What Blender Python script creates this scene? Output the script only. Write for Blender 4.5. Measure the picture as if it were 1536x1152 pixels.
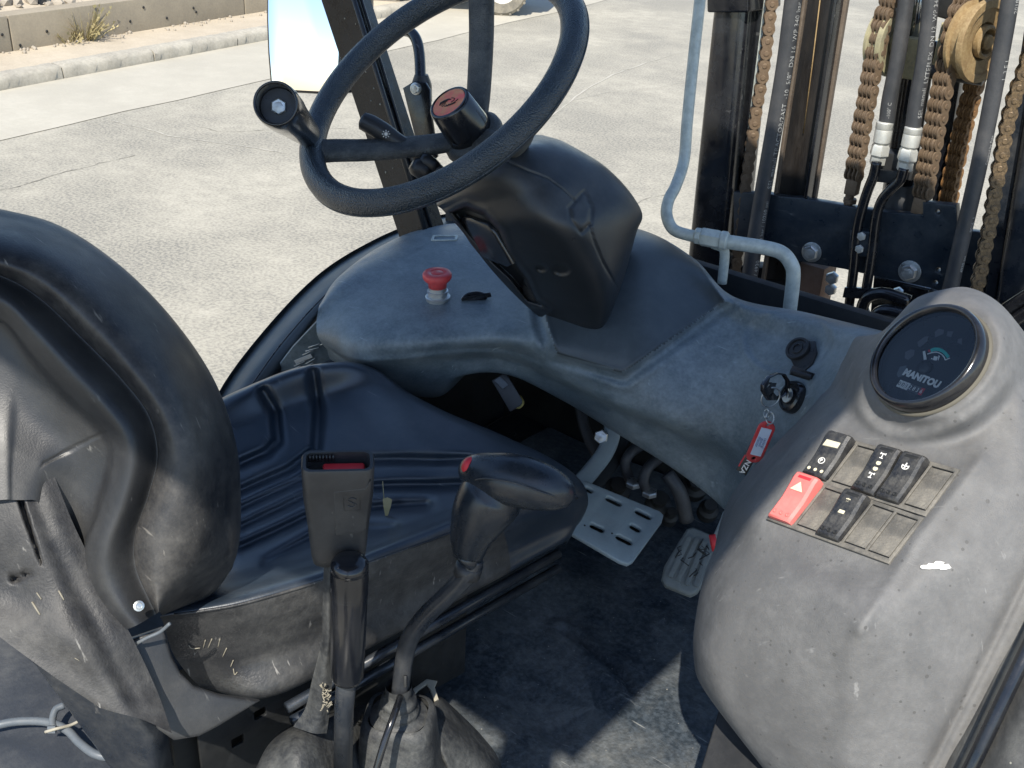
import bpy, bmesh, math, random
import numpy as np
from mathutils import Vector, Matrix
random.seed(7); rng = np.random.default_rng(7)
for o in list(bpy.data.objects): bpy.data.objects.remove(o, do_unlink=True)
SC = bpy.context.scene; COL = SC.collection

# ------------------------------------------------------------------ camera
FPX = 1600.0; PITCH = math.radians(27.5); AZ = math.radians(38); ROLL = math.radians(2.9); CAMZ = 1.85
hd = np.array([-math.sin(AZ), math.cos(AZ), 0.]); rt = np.array([math.cos(AZ), math.sin(AZ), 0.])
VV = np.array([hd[0]*math.cos(PITCH), hd[1]*math.cos(PITCH), -math.sin(PITCH)])
uu = np.array([hd[0]*math.sin(PITCH), hd[1]*math.sin(PITCH), math.cos(PITCH)])
RR = rt*math.cos(ROLL)+uu*math.sin(ROLL); UU = uu*math.cos(ROLL)-rt*math.sin(ROLL)
CC = np.array([0., 0., CAMZ])
cd = bpy.data.cameras.new('camera'); cam = bpy.data.objects.new('camera', cd); COL.objects.link(cam)
cd.sensor_fit = 'HORIZONTAL'; cd.sensor_width = 36; cd.lens = FPX/1536*36; cd.clip_start = .05; cd.clip_end = 1000
M = Matrix.Identity(4)
for i in range(3): M[i][0] = RR[i]; M[i][1] = UU[i]; M[i][2] = -VV[i]; M[i][3] = CC[i]
cam.matrix_world = M; SC.camera = cam
SC.render.resolution_x = 1024; SC.render.resolution_y = 768

# ------------------------------------------------------------------ light
SUN = Vector((.37, -.70, 1.0)).normalized()
sl = bpy.data.lights.new('sun', 'SUN'); so = bpy.data.objects.new('sun', sl); COL.objects.link(so)
so.rotation_euler = SUN.to_track_quat('Z', 'Y').to_euler(); sl.energy = 4.6; sl.angle = math.radians(.5); sl.color = (1, .94, .84)
so.location = (3, -4, 8)
W = bpy.data.worlds.new('World'); SC.world = W; W.use_nodes = True
nt = W.node_tree; bg = nt.nodes['Background']; sky = nt.nodes.new('ShaderNodeTexSky'); sky.sky_type = 'NISHITA'; sky.sun_disc = False
sky.sun_elevation = math.asin(SUN.z); sky.sun_rotation = math.atan2(SUN.x, SUN.y); sky.air_density = 1.0; sky.dust_density = .3; sky.ozone_density = 2.2
nt.links.new(sky.outputs[0], bg.inputs[0]); bg.inputs[1].default_value = .15
SC.view_settings.view_transform = 'Standard'; SC.view_settings.look = 'None'; SC.view_settings.gamma = 1; SC.view_settings.use_curve_mapping = False
SC.view_settings.exposure = 0.55

# ------------------------------------------------------------------ measuring helpers (a point seen in a direction at a distance)
def ray(x, y): return VV+RR*((x-768)/FPX)+UU*((576-y)/FPX)
def P(x, y, d): return CC+ray(x, y)*d
def PZ(x, y, z):
    q = ray(x, y); return CC+q*((z-CAMZ)/q[2])
def PA(x, y, a, val):
    q = ray(x, y); return CC+q*((val-CC[a])/q[a])
def pix(W_):
    q = np.asarray(W_)-CC; d = q@VV
    return 768+FPX*(q@RR)/d, 576-FPX*(q@UU)/d, d
class Plane:
    def __init__(s, a, b, c):
        s.o = np.array(a); n = np.cross(np.array(b)-s.o, np.array(c)-s.o); n /= np.linalg.norm(n)
        if n@(CC-s.o) < 0: n = -n
        s.n = n
    def at(s, x, y, off=0):
        q = ray(x, y); o = s.o+s.n*off; return CC+q*(((o-CC)@s.n)/(q@s.n))
    def frame(s):
        e1 = RR-s.n*(RR@s.n); e1 /= np.linalg.norm(e1); return e1, np.cross(s.n, e1)

# ------------------------------------------------------------------ object helpers
WLOC = {}
def empty(name, loc, label=None, cat=None, group=None, parent=None):
    o = bpy.data.objects.new(name, None); COL.objects.link(o); o.empty_display_size = .05
    WLOC[o.name] = np.array(loc, float)
    o.location = loc if parent is None else Vector(WLOC[o.name]-WLOC[parent.name])
    if parent: o.parent = parent
    tag(o, label, cat, group); return o
def tag(o, label=None, cat=None, group=None, kind=None):
    for k, v_ in (('label', label), ('category', cat), ('group', group), ('kind', kind)):
        if v_: o[k] = v_
    return o
def mk(name, verts, faces, mat, parent=None, smooth=True, label=None, kind=None, angle=None):
    verts = np.asarray(verts, float); c = (verts.min(0)+verts.max(0))/2
    me = bpy.data.meshes.new(name); me.from_pydata((verts-c).tolist(), [], faces if isinstance(faces, list) else faces.tolist())
    me.materials.append(mat)
    bm = bmesh.new(); bm.from_mesh(me); bmesh.ops.recalc_face_normals(bm, faces=bm.faces); bm.to_mesh(me); bm.free()
    if smooth: me.shade_smooth()
    if angle is not None: me.set_sharp_from_angle(angle=math.radians(angle))
    o = bpy.data.objects.new(name, me); COL.objects.link(o); WLOC[o.name] = c
    if parent: o.parent = parent; o.location = Vector(c-WLOC[parent.name])
    else: o.location = c
    if label: o['label'] = label
    if kind: o['kind'] = kind
    return o
def faceout(o):
    return o
def join(parts):
    V = []; Fc = []; n = 0
    for v_, f_ in parts:
        V.append(np.asarray(v_, float)); Fc += [[i+n for i in q] for q in f_]; n += len(v_)
    return np.concatenate(V), Fc
def cr(A, n, closed=False):
    "Catmull-Rom upsampling along axis 0"
    A = np.asarray(A, float)
    if closed: E_ = np.concatenate([A[-1:], A, A[:2]]); m = len(A)
    else: E_ = np.concatenate([2*A[:1]-A[1:2], A, 2*A[-1:]-A[-2:-1]]); m = len(A)-1
    out = []
    for i in range(m):
        p0, p1, p2, p3 = E_[i], E_[i+1], E_[i+2], E_[i+3]
        for k in range(n):
            t = k/n; out.append(.5*(2*p1+(p2-p0)*t+(2*p0-5*p1+4*p2-p3)*t*t+(3*p1-p0-3*p2+p3)*t**3))
    if not closed: out.append(E_[-2])
    return np.array(out)
def gridfaces(nu, nv, cu=False, cv=False):
    f = []
    for i in range(nu if cu else nu-1):
        for j in range(nv if cv else nv-1):
            a = i*nv+j; b = ((i+1) % nu)*nv+j; c = ((i+1) % nu)*nv+(j+1) % nv; d = i*nv+(j+1) % nv
            f.append([a, b, c, d])
    return f
def net(rows, nu, nv, closed_v=False):
    A = cr(np.array(rows, float), nu); A = cr(A.transpose(1, 0, 2), nv, closed_v).transpose(1, 0, 2); return A
def sdf(poly, X, Y):
    "signed distance (negative inside) of pixel points to a pixel polygon"
    poly = np.array(poly, float); X = np.asarray(X); Y = np.asarray(Y); d = np.full(X.shape, 1e9); ins = np.zeros(X.shape, bool)
    for i in range(len(poly)):
        a, b = poly[i-1], poly[i]; e = b-a; t = np.clip(((X-a[0])*e[0]+(Y-a[1])*e[1])/max(e@e, 1e-9), 0, 1)
        d = np.minimum(d, np.hypot(X-a[0]-t*e[0], Y-a[1]-t*e[1]))
        c = ((a[1] > Y) != (b[1] > Y)); xx = (b[0]-a[0])*(Y-a[1])/((b[1]-a[1]) if b[1] != a[1] else 1e-9)+a[0]
        ins ^= c & (X < xx)
    return np.where(ins, -d, d)
def pdist(line, X, Y):
    line = np.array(line, float); d = np.full(np.shape(X), 1e9)
    for a, b in zip(line[:-1], line[1:]):
        e = b-a; t = np.clip(((X-a[0])*e[0]+(Y-a[1])*e[1])/max(e@e, 1e-9), 0, 1)
        d = np.minimum(d, np.hypot(X-a[0]-t*e[0], Y-a[1]-t*e[1]))
    return d
def ss(x, a, b):
    t = np.clip((x-a)/(b-a), 0, 1); return t*t*(3-2*t)
def spl(pts, n=8, closed=False): return cr(np.array(pts, float), n, closed)
def tube(pts, r, n=14, closed=False, caps=True, ref=(0, 0, 1)):
    pts = np.asarray(pts, float); m = len(pts); r = np.broadcast_to(r, (m,)) if np.ndim(r) < 2 else r
    V = []; prev = None
    for i in range(m):
        a = pts[(i-1) % m] if (closed or i) else pts[0]; b = pts[(i+1) % m] if (closed or i < m-1) else pts[-1]
        t = b-a; t = t/np.linalg.norm(t)
        if prev is None:
            rf = np.array(ref, float)
            if abs(t@rf) > .95: rf = np.array([1., 0, 0])
            e = rf-t*(rf@t)
        else: e = prev-t*(prev@t)
        e /= np.linalg.norm(e); prev = e; b2 = np.cross(t, e)
        for k in range(n):
            an = 2*math.pi*k/n; V.append(pts[i]+r[i]*(math.cos(an)*e+math.sin(an)*b2))
    f = gridfaces(m, n, closed, True)
    if caps and not closed: f.append(list(range(n))[::-1]); f.append([(m-1)*n+k for k in range(n)])
    return np.array(V), f
def pxtube(pts, r, n=14, sm=6, closed=False):
    "path given as (px,py,distance)"
    return tube(spl([P(*p) for p in pts], sm, closed), r, n, closed)
def lathe(prof, o, ax, n=32, ref=(0, 0, 1), caps=True):
    o = np.array(o, float); ax = np.array(ax, float); ax /= np.linalg.norm(ax); rf = np.array(ref, float)
    if abs(rf@ax) > .95: rf = np.array([1., 0, 0])
    e = rf-ax*(rf@ax); e /= np.linalg.norm(e); b = np.cross(ax, e); V = []
    for r, h_ in prof:
        for k in range(n):
            an = 2*math.pi*k/n; V.append(o+ax*h_+max(r, 1e-5)*(math.cos(an)*e+math.sin(an)*b))
    f = gridfaces(len(prof), n, False, True)
    if caps: f.append(list(range(n))[::-1]); f.append([(len(prof)-1)*n+k for k in range(n)])
    return np.array(V), f
def box(o, ex, ey, ez, bev=.0):
    "centre and three half vectors, chamfered"
    o, ex, ey, ez = [np.array(t, float) for t in (o, ex, ey, ez)]
    bm = bmesh.new(); bmesh.ops.create_cube(bm, size=2)
    L = [np.linalg.norm(t) for t in (ex, ey, ez)]
    for v_ in bm.verts: v_.co = Vector((v_.co.x*L[0], v_.co.y*L[1], v_.co.z*L[2]))
    if bev: bmesh.ops.bevel(bm, geom=bm.edges[:]+bm.verts[:], offset=bev, segments=2, profile=.6, affect='EDGES')
    u_ = [t/l for t, l in zip((ex, ey, ez), L)]
    V = np.array([o+v_.co.x*u_[0]+v_.co.y*u_[1]+v_.co.z*u_[2] for v_ in bm.verts]); F = [[v_.index for v_ in f.verts] for f in bm.faces]; bm.free()
    return V, F
def slab(outer, n, th, bev=0., holes=(), smooth_pts=0):
    "flat plate: outline in world points on one plane, facing n, thickness th behind it; holes are cut through"
    outer = [np.array(p) for p in outer]; n = np.array(n)/np.linalg.norm(n); o = sum(outer)/len(outer)
    e1 = outer[1]-outer[0]; e1 = e1-n*(e1@n); e1 /= np.linalg.norm(e1); e2 = np.cross(n, e1)
    cu = bpy.data.curves.new('t', 'CURVE'); cu.dimensions = '2D'; cu.fill_mode = 'BOTH'; cu.extrude = max(th/2-bev, 1e-5); cu.bevel_depth = bev; cu.bevel_resolution = 2; cu.offset = -bev
    for pl in [outer]+[list(h) for h in holes]:
        s = cu.splines.new('POLY'); s.points.add(len(pl)-1); s.use_cyclic_u = True
        for q, w in zip(s.points, pl): w = np.array(w)-o; q.co = (w@e1, w@e2, 0, 1)
    ob = bpy.data.objects.new('t', cu); COL.objects.link(ob); dg = bpy.context.evaluated_depsgraph_get(); dg.update()
    me = bpy.data.meshes.new_from_object(ob.evaluated_get(dg)); bpy.data.objects.remove(ob); bpy.data.curves.remove(cu)
    bm = bmesh.new(); bm.from_mesh(me); bmesh.ops.remove_doubles(bm, verts=bm.verts, dist=1e-6)
    V = np.array([o+e1*v_.co.x+e2*v_.co.y+n*(v_.co.z-th/2) for v_ in bm.verts]); F = [[v_.index for v_ in f.verts] for f in bm.faces]
    bm.free(); bpy.data.meshes.remove(me); return V, F
def circ(c, n, r, k=20, e=None):
    n = np.array(n)/np.linalg.norm(n); rf = np.array([0, 0, 1.]) if abs(n[2]) < .9 else np.array([1., 0, 0])
    a = rf-n*(rf@n); a /= np.linalg.norm(a); b = np.cross(n, a); return [np.array(c)+r*(math.cos(2*math.pi*i/k)*a+math.sin(2*math.pi*i/k)*b) for i in range(k)]
def rrect(o, ex, ey, r=.15, k=3):
    "rounded rectangle outline, half vectors ex, ey; r relative to the short side"
    o, ex, ey = [np.array(t, float) for t in (o, ex, ey)]; lx, ly = np.linalg.norm(ex), np.linalg.norm(ey); rr = r*min(lx, ly); out = []
    for sx, sy, a0 in ((1, 1, 0), (-1, 1, 90), (-1, -1, 180), (1, -1, 270)):
        for i in range(k+1):
            a = math.radians(a0+90*i/k); out.append(o+ex/lx*(sx*(lx-rr)+rr*math.cos(a))+ey/ly*(sy*(ly-rr)+rr*math.sin(a)))
    return out
def textmesh(body, size, bold=0., align='LEFT'):
    cu = bpy.data.curves.new('t', 'FONT'); cu.body = body; cu.size = size; cu.offset = bold; cu.align_x = align; cu.resolution_u = 3; cu.space_character = 1.05
    ob = bpy.data.objects.new('t', cu); COL.objects.link(ob); dg = bpy.context.evaluated_depsgraph_get(); dg.update()
    me = bpy.data.meshes.new_from_object(ob.evaluated_get(dg)); V = np.array([tuple(v_.co) for v_ in me.vertices]).reshape(-1, 3); F = [list(p.vertices) for p in me.polygons]
    bpy.data.objects.remove(ob); bpy.data.curves.remove(cu); bpy.data.meshes.remove(me); return V, F
def text(name, body, o, ex, n, size, mat, parent, bold=0., align='CENTER', off=.0006, shear=0.):
    V, F = textmesh(body, size, bold, align)
    if not len(V): return
    n = np.array(n)/np.linalg.norm(n); ex = np.array(ex, float); ex = ex-n*(ex@n); ex /= np.linalg.norm(ex); ey = np.cross(n, ex)
    Wd = np.array(o)+np.outer(V[:, 0]+shear*V[:, 1], ex)+np.outer(V[:, 1]-size*.35, ey)+n*off
    return mk(name, Wd, F, mat, parent, smooth=False)
def text_on_tube(name, body, path, r, size, mat, parent, start, facing, flip=False, bold=0.):
    "print running along a hose, wrapped round its surface"
    V, F = textmesh(body, size, bold); path = np.asarray(path); seg = np.linalg.norm(np.diff(path, axis=0), axis=1); L = np.concatenate([[0], np.cumsum(seg)])
    s = start+V[:, 0]; th = (V[:, 1]-size*.35)/r; out = []
    facing = np.array(facing, float)
    for a, t in zip(s, th):
        i = min(max(np.searchsorted(L, a)-1, 0), len(seg)-1); q = path[i]+(path[i+1]-path[i])*((a-L[i])/seg[i])
        T = (path[i+1]-path[i])/seg[i]; n = facing-T*(facing@T); n /= np.linalg.norm(n); b = np.cross(n, T)
        out.append(q+(r+.0005)*(math.cos(t)*n+math.sin(t)*b))
    return mk(name, out, F, mat, parent, smooth=False)
def hexbolt(o, n, r, hgt, mat, parent, name='bolt', washer=None, wmat=None):
    parts = [lathe([(r*.93, 0), (r, hgt*.12), (r, hgt*.82), (r*.86, hgt)], o, n, 6)]
    parts.append(lathe([(r*.55, hgt), (r*.5, hgt*1.02)], o, n, 16))
    if washer: parts.append(lathe([(washer, -.001), (washer, r*.22), (washer*.92, r*.26)], o, n, 28))
    V, F = join(parts); return mk(name, V, F, mat, parent, smooth=True, angle=30)

# ------------------------------------------------------------------ materials
def mat(name, base, rough=.5, metal=0., dust=None, damt=.5, dscale=9., fine=None, famt=.3, fscale=220., bump=.15, bscale=900., spots=None, spscale=60., spthr=.12, scratch=0., coat=0., rvar=.15, up=0., spec=.5, stretch=None, voro=None, emis=None):
    m = bpy.data.materials.new(name); m.use_nodes = True; t = m.node_tree; N = t.nodes; Lk = t.links; b = N['Principled BSDF']
    tc = N.new('ShaderNodeTexCoord'); co = tc.outputs['Object']
    if stretch:
        mp = N.new('ShaderNodeMapping'); mp.inputs['Scale'].default_value = stretch; Lk.new(co, mp.inputs[0]); cs = mp.outputs[0]
    else: cs = co
    def noise(sc, det=6, rg=.6, c=None):
        n = N.new('ShaderNodeTexNoise'); n.inputs['Scale'].default_value = sc; n.inputs['Detail'].default_value = det; n.inputs['Roughness'].default_value = rg; Lk.new(c or cs, n.inputs['Vector']); return n.outputs[0]
    def rng_(x, a, b_, c=0., d=1.):
        r = N.new('ShaderNodeMapRange'); r.inputs[1].default_value = a; r.inputs[2].default_value = b_; r.inputs[3].default_value = c; r.inputs[4].default_value = d; Lk.new(x, r.inputs[0]); return r.outputs[0]
    def mix(fac, A, B):
        x = N.new('ShaderNodeMix'); x.data_type = 'RGBA'
        Lk.new(fac, x.inputs[0])
        for s, v_ in ((6, A), (7, B)):
            if isinstance(v_, tuple): x.inputs[s].default_value = (*v_, 1)
            else: Lk.new(v_, x.inputs[s])
        return x.outputs[2]
    def mul(a, b_):
        x = N.new('ShaderNodeMath'); x.operation = 'MULTIPLY'
        Lk.new(a, x.inputs[0])
        if isinstance(b_, float): x.inputs[1].default_value = b_
        else: Lk.new(b_, x.inputs[1])
        return x.outputs[0]
    colr = None; rr_ = None
    b.inputs['Base Color'].default_value = (*base, 1); b.inputs['Metallic'].default_value = metal; b.inputs['Coat Weight'].default_value = coat; b.inputs['Coat Roughness'].default_value = .12
    b.inputs['Specular IOR Level'].default_value = spec
    cur = base
    if fine:
        cur = mix(mul(rng_(noise(fscale, 3), .42, .62), famt), cur, fine)
    if dust:
        d1 = rng_(noise(dscale, 10, .72), .42, .62); d2 = rng_(noise(dscale*11, 6, .75), .35, .7, .35, 1.)
        f_ = mul(mul(d1, d2), float(damt))
        if up:
            g = N.new('ShaderNodeNewGeometry'); sx = N.new('ShaderNodeSeparateXYZ'); Lk.new(g.outputs['Normal'], sx.inputs[0]); f_ = mul(f_, rng_(sx.outputs[2], -.1, .8, 1-up, 1.))
        cur = mix(f_, cur, dust)
        rr_ = f_
    if scratch:
        n = noise(26, 2, .5); w = N.new('ShaderNodeTexNoise'); mp2 = N.new('ShaderNodeMapping'); mp2.inputs['Scale'].default_value = (14, 260, 60); mp2.inputs['Rotation'].default_value = (.3, .5, .8)
        Lk.new(co, mp2.inputs[0]); Lk.new(mp2.outputs[0], w.inputs['Vector']); w.inputs['Scale'].default_value = 1.; w.inputs['Detail'].default_value = 3
        s_ = mul(mul(rng_(w.outputs[0], .66, .72), rng_(n, .5, .62)), float(scratch)); cur = mix(s_, cur, dust or (.3, .3, .28))
    if spots:
        vr = N.new('ShaderNodeTexVoronoi'); vr.inputs['Scale'].default_value = spscale; Lk.new(co, vr.inputs['Vector'])
        vc = N.new('ShaderNodeSeparateColor'); Lk.new(vr.outputs['Color'], vc.inputs[0])
        lim = mul(rng_(vc.outputs[0], .35, 1., 0., 1.), float(spthr))
        c_ = N.new('ShaderNodeMath'); c_.operation = 'LESS_THAN'; Lk.new(vr.outputs['Distance'], c_.inputs[0]); Lk.new(lim, c_.inputs[1])
        cur = mix(mul(c_.outputs[0], .8), cur, spots)
    if not isinstance(cur, tuple): Lk.new(cur, b.inputs['Base Color'])
    rn = rng_(noise(dscale*3, 5), .3, .7, max(rough-rvar, .02), min(rough+rvar, 1.))
    if rr_ is not None:
        a_ = N.new('ShaderNodeMath'); a_.operation = 'ADD'; a_.use_clamp = True; Lk.new(rn, a_.inputs[0]); Lk.new(mul(rr_, .5), a_.inputs[1]); rn = a_.outputs[0]
    Lk.new(rn, b.inputs['Roughness'])
    if bump:
        bp = N.new('ShaderNodeBump'); bp.inputs['Strength'].default_value = bump; bp.inputs['Distance'].default_value = .002
        src = noise(bscale, 3, .6)
        if voro:
            vo = N.new('ShaderNodeTexVoronoi'); vo.inputs['Scale'].default_value = voro; Lk.new(co, vo.inputs['Vector']); src = vo.outputs['Distance']
        Lk.new(src, bp.inputs['Height']); Lk.new(bp.outputs[0], b.inputs['Normal'])
    if emis: b.inputs['Emission Color'].default_value = (*emis, 1); b.inputs['Emission Strength'].default_value = 1
    return m
DUST = (.34, .31, .26)
m_dash = mat('dash_plastic', (.095, .128, .147), .35, dust=(.30, .35, .37), damt=.8, dscale=9, fine=(.14, .17, .19), famt=.8, fscale=240, bump=.35, bscale=900, scratch=1., rvar=.08)
m_plinth = mat('smooth_plastic', (.042, .052, .058), .42, dust=(.2, .23, .25), damt=.2, dscale=5, bump=.1, rvar=.06)
m_console = mat('dusty_console_plastic', (.115, .115, .115), .6, dust=(.30, .295, .285), damt=.42, dscale=11, fine=(.13, .125, .12), famt=.6, fscale=260, bump=.3, bscale=900, spots=(.085, .083, .08), spscale=105, spthr=.2, scratch=.6, rvar=.1)
m_shroud = mat('column_black', (.014, .017, .02), .34, dust=(.16, .16, .16), damt=.22, dscale=9, fine=(.02, .02, .022), fscale=500, bump=.18, bscale=1300, rvar=.08, up=.8)
m_black = mat('black_plastic', (.012, .012, .013), .35, dust=(.2, .19, .18), damt=.12, dscale=20, bump=.08)
m_gloss = mat('gloss_black', (.009, .010, .013), .18, dust=(.2, .19, .17), damt=.08, dscale=16, bump=.03, rvar=.06, coat=.3)
m_rim = mat('leather_rim', (.022, .032, .042), .30, dust=(.15, .15, .15), damt=.22, dscale=22, bump=.55, voro=520, rvar=.07)
m_spoke = mat('spoke_plastic', (.035, .038, .04), .5, dust=(.24, .24, .22), damt=.5, dscale=25, bump=.45, voro=600, rvar=.06)
m_vinyl = mat('seat_vinyl', (.014, .024, .038), .36, dust=(.24, .24, .24), damt=.12, dscale=6, bump=.12, bscale=700, scratch=.3, rvar=.06, spec=.8)
m_vinyl_side = mat('worn_seat_side', (.018, .019, .021), .40, dust=(.27, .26, .24), damt=.34, dscale=6, bump=.3, bscale=350, scratch=.9, rvar=.1)
m_back = mat('backrest_vinyl', (.012, .013, .016), .42, dust=(.26, .24, .21), damt=.35, dscale=6, fine=(.03, .03, .03), fscale=400, bump=.12, bscale=500, scratch=.6, rvar=.08)
m_shell = mat('seat_shell', (.022, .023, .025), .42, dust=(.2, .195, .18), damt=.2, dscale=5, bump=.12, bscale=700, scratch=.5, rvar=.08)
m_shell_d = mat('dirty_shell', (.024, .024, .025), .55, dust=(.26, .25, .23), damt=.36, dscale=7, bump=.3, bscale=400, scratch=1., rvar=.1)
m_mat = mat('rubber_floor_mat', (.018, .026, .034), .58, dust=(.30, .30, .28), damt=.5, dscale=5, fine=(.06, .075, .09), famt=.7, fscale=140, bump=.5, bscale=260, scratch=.8, spots=(.3, .28, .24), spscale=90, spthr=.1)
m_boot = mat('rubber_boot', (.020, .022, .025), .6, dust=(.24, .24, .22), damt=.4, dscale=12, fine=(.08, .08, .075), fscale=160, bump=.4, bscale=260)
m_blue = mat('blue_black_paint', (.014, .019, .027), .28, dust=(.2, .19, .17), damt=.3, dscale=9, bump=.06, bscale=500, rvar=.08, scratch=.4, coat=.2)
m_plate = mat('mast_plate_paint', (.012, .02, .03), .36, dust=(.16, .16, .15), damt=.25, dscale=12, bump=.08, bscale=300, scratch=.7)
m_mast = mat('mast_gloss_paint', (.007, .008, .011), .22, dust=(.16, .16, .16), damt=.12, dscale=10, bump=.05, bscale=300, scratch=.8, coat=.2)
m_grease = mat('greasy_rail', (.010, .009, .009), .4, dust=(.08, .065, .05), damt=.3, dscale=9, stretch=(3, 3, .5), bump=.2, bscale=200)
m_rustrail = mat('rusty_rail_edge', (.10, .075, .055), .6, dust=(.24, .2, .15), damt=.5, dscale=16, bump=.3, bscale=260)
m_chain = mat('rusty_chain', (.155, .105, .065), .6, dust=(.06, .038, .022), damt=.6, dscale=30, fine=(.26, .19, .12), famt=.45, fscale=240, bump=.18, bscale=600, metal=.15)
m_chain2 = mat('orange_rust_chain', (.2, .10, .035), .6, dust=(.07, .035, .015), damt=.6, dscale=35, fine=(.4, .22, .08), famt=.5, fscale=240, bump=.4, bscale=600)
m_chain3 = mat('oiled_chain', (.1, .07, .04), .4, dust=(.02, .016, .012), damt=.7, dscale=28, fine=(.3, .2, .1), famt=.5, fscale=200, bump=.3, bscale=600, metal=.3)
m_pin = mat('chain_pin', (.2, .14, .09), .5, dust=(.05, .03, .02), damt=.4, dscale=60, metal=.3)
m_hose = mat('hydraulic_hose', (.035, .037, .04), .52, dust=(.16, .15, .14), damt=.35, dscale=9, fine=(.05, .05, .055), fscale=400, bump=.12, bscale=800)
m_zinc = mat('zinc', (.55, .57, .56), .34, metal=.85, dust=(.42, .42, .40), damt=.4, dscale=22, bump=.12, bscale=300)
m_galv = mat('galvanised_tube', (.46, .49, .45), .45, metal=.15, dust=(.55, .58, .53), damt=.5, dscale=30, fine=(.25, .28, .27), famt=.5, fscale=90, bump=.12, bscale=300)
m_zinc2 = mat('white_zinc_fitting', (.62, .62, .57), .45, metal=.55, dust=(.35, .33, .28), damt=.5, dscale=30, bump=.15)
m_sheave = mat('ochre_sheave', (.27, .185, .085), .62, dust=(.16, .09, .04), damt=.6, dscale=26, fine=(.5, .38, .2), fscale=160, bump=.4, bscale=200)
m_cream = mat('ochre_block', (.38, .34, .2), .6, dust=(.12, .11, .09), damt=.75, dscale=14, bump=.2)
m_block = mat('rust_brown_block', (.17, .10, .065), .7, dust=(.10, .05, .03), damt=.5, dscale=30, fine=(.24, .15, .1), fscale=120, bump=.3, bscale=160)
m_red = mat('red_plastic', (.62, .045, .05), .42, dust=(.4, .3, .26), damt=.2, dscale=20, bump=.05)
m_pink = mat('pale_red_plastic', (.80, .17, .15), .5, dust=(.6, .35, .3), damt=.3, dscale=20, bump=.05)  # lighter, pinker red for the hazard rocker and its dots
m_switch = mat('switch_black', (.014, .015, .018), .4, dust=(.3, .28, .24), damt=.32, dscale=40, fine=(.05, .05, .05), famt=.4, fscale=500, bump=.1)
m_blank = mat('switch_blank', (.10, .095, .085), .6, dust=(.33, .30, .25), damt=.7, dscale=22, fine=(.05, .045, .04), famt=.3, fscale=160, bump=.25, bscale=500)
m_scr = mat('pale_scrape', (.26, .235, .18), .7, bump=0)
m_white = mat('white_print', (.82, .8, .75), .6, bump=0)
m_cream_print = mat('cream_lens', (.72, .66, .48), .45, dust=(.35, .3, .2), damt=.3, dscale=40)
m_teal = mat('teal_print', (.02, .5, .42), .5, bump=0)
m_redprint = mat('red_print', (.6, .03, .04), .5, bump=0)
m_pedal = mat('pedal_paint', (.27, .33, .36), .42, dust=(.14, .13, .12), damt=.3, dscale=16, bump=.08, bscale=300, fine=(.3, .36, .4))
m_pedalrub = mat('pedal_rubber', (.16, .18, .18), .6, dust=(.05, .05, .05), damt=.4, dscale=16, bump=.15)
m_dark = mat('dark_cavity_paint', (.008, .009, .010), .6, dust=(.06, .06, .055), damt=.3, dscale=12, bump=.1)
m_floor_d = mat('dusty_hood', (.032, .037, .046), .6, dust=(.2, .2, .19), damt=.4, dscale=6, bump=.2, bscale=300)
m_pillar = mat('pillar_paint', (.006, .007, .009), .3, spec=.3, bump=.04, bscale=300, dust=(.2, .2, .2), damt=.06, dscale=20)
m_faint = mat('worn_hose_print', (.42, .42, .40), .6, dust=(.05, .05, .05), damt=1., dscale=60, bump=0)
m_cable = mat('grey_cable', (.10, .115, .13), .5, dust=(.3, .3, .28), damt=.2, dscale=30, bump=.05)
m_gaugeface = mat('gauge_face', (.012, .013, .015), .3, bump=0, dust=None)
m_icon = mat('unlit_icon', (.10, .10, .11), .5, bump=0)
m_grip = mat('grip_plastic', (.012, .017, .024), .27, dust=(.2, .19, .17), damt=.1, dscale=18, bump=.06, bscale=600, rvar=.06)
m_cowl = mat('side_cowl_plastic', (.055, .056, .057), .55, dust=(.26, .26, .24), damt=.4, dscale=14, fine=(.09, .09, .09), fscale=260, bump=.3, bscale=900, spots=(.35, .34, .28), spscale=60, spthr=.2)
m_gasket = mat('dusty_gasket', (.12, .11, .085), .7, bump=.1)
m_tape = mat('tan_tie', (.36, .33, .26), .6, bump=.1)
m_chrome = mat('chrome_rod', (.55, .56, .57), .14, metal=1., dust=(.1, .09, .08), damt=.3, dscale=20, bump=.02, rvar=.05)
def glass(name):
    m = bpy.data.materials.new(name); m.use_nodes = True; N = m.node_tree.nodes; L = m.node_tree.links; out = N['Material Output']; N.remove(N['Principled BSDF'])
    g = N.new('ShaderNodeBsdfGlossy'); g.inputs['Roughness'].default_value = .03; tr = N.new('ShaderNodeBsdfTransparent'); fr = N.new('ShaderNodeFresnel'); fr.inputs['IOR'].default_value = 1.6
    mx = N.new('ShaderNodeMixShader'); L.new(fr.outputs[0], mx.inputs[0]); L.new(tr.outputs[0], mx.inputs[1]); L.new(g.outputs[0], mx.inputs[2]); L.new(mx.outputs[0], out.inputs[0]); return m
m_glass = glass('gauge_glass')
m_mirror = bpy.data.materials.new('mirror_glass'); m_mirror.use_nodes = True
b_ = m_mirror.node_tree.nodes['Principled BSDF']; b_.inputs['Base Color'].default_value = (.95, .95, .95, 1); b_.inputs['Metallic'].default_value = 1; b_.inputs['Roughness'].default_value = .03

# emblem disc of the horn: rubbed red and ochre
m_emblem = mat('rubbed_emblem', (.80, .13, .11), .5, dust=(.6, .5, .2), damt=.8, dscale=45, fine=(.5, .25, .12), famt=.3, fscale=150, bump=.15, bscale=300)

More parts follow.
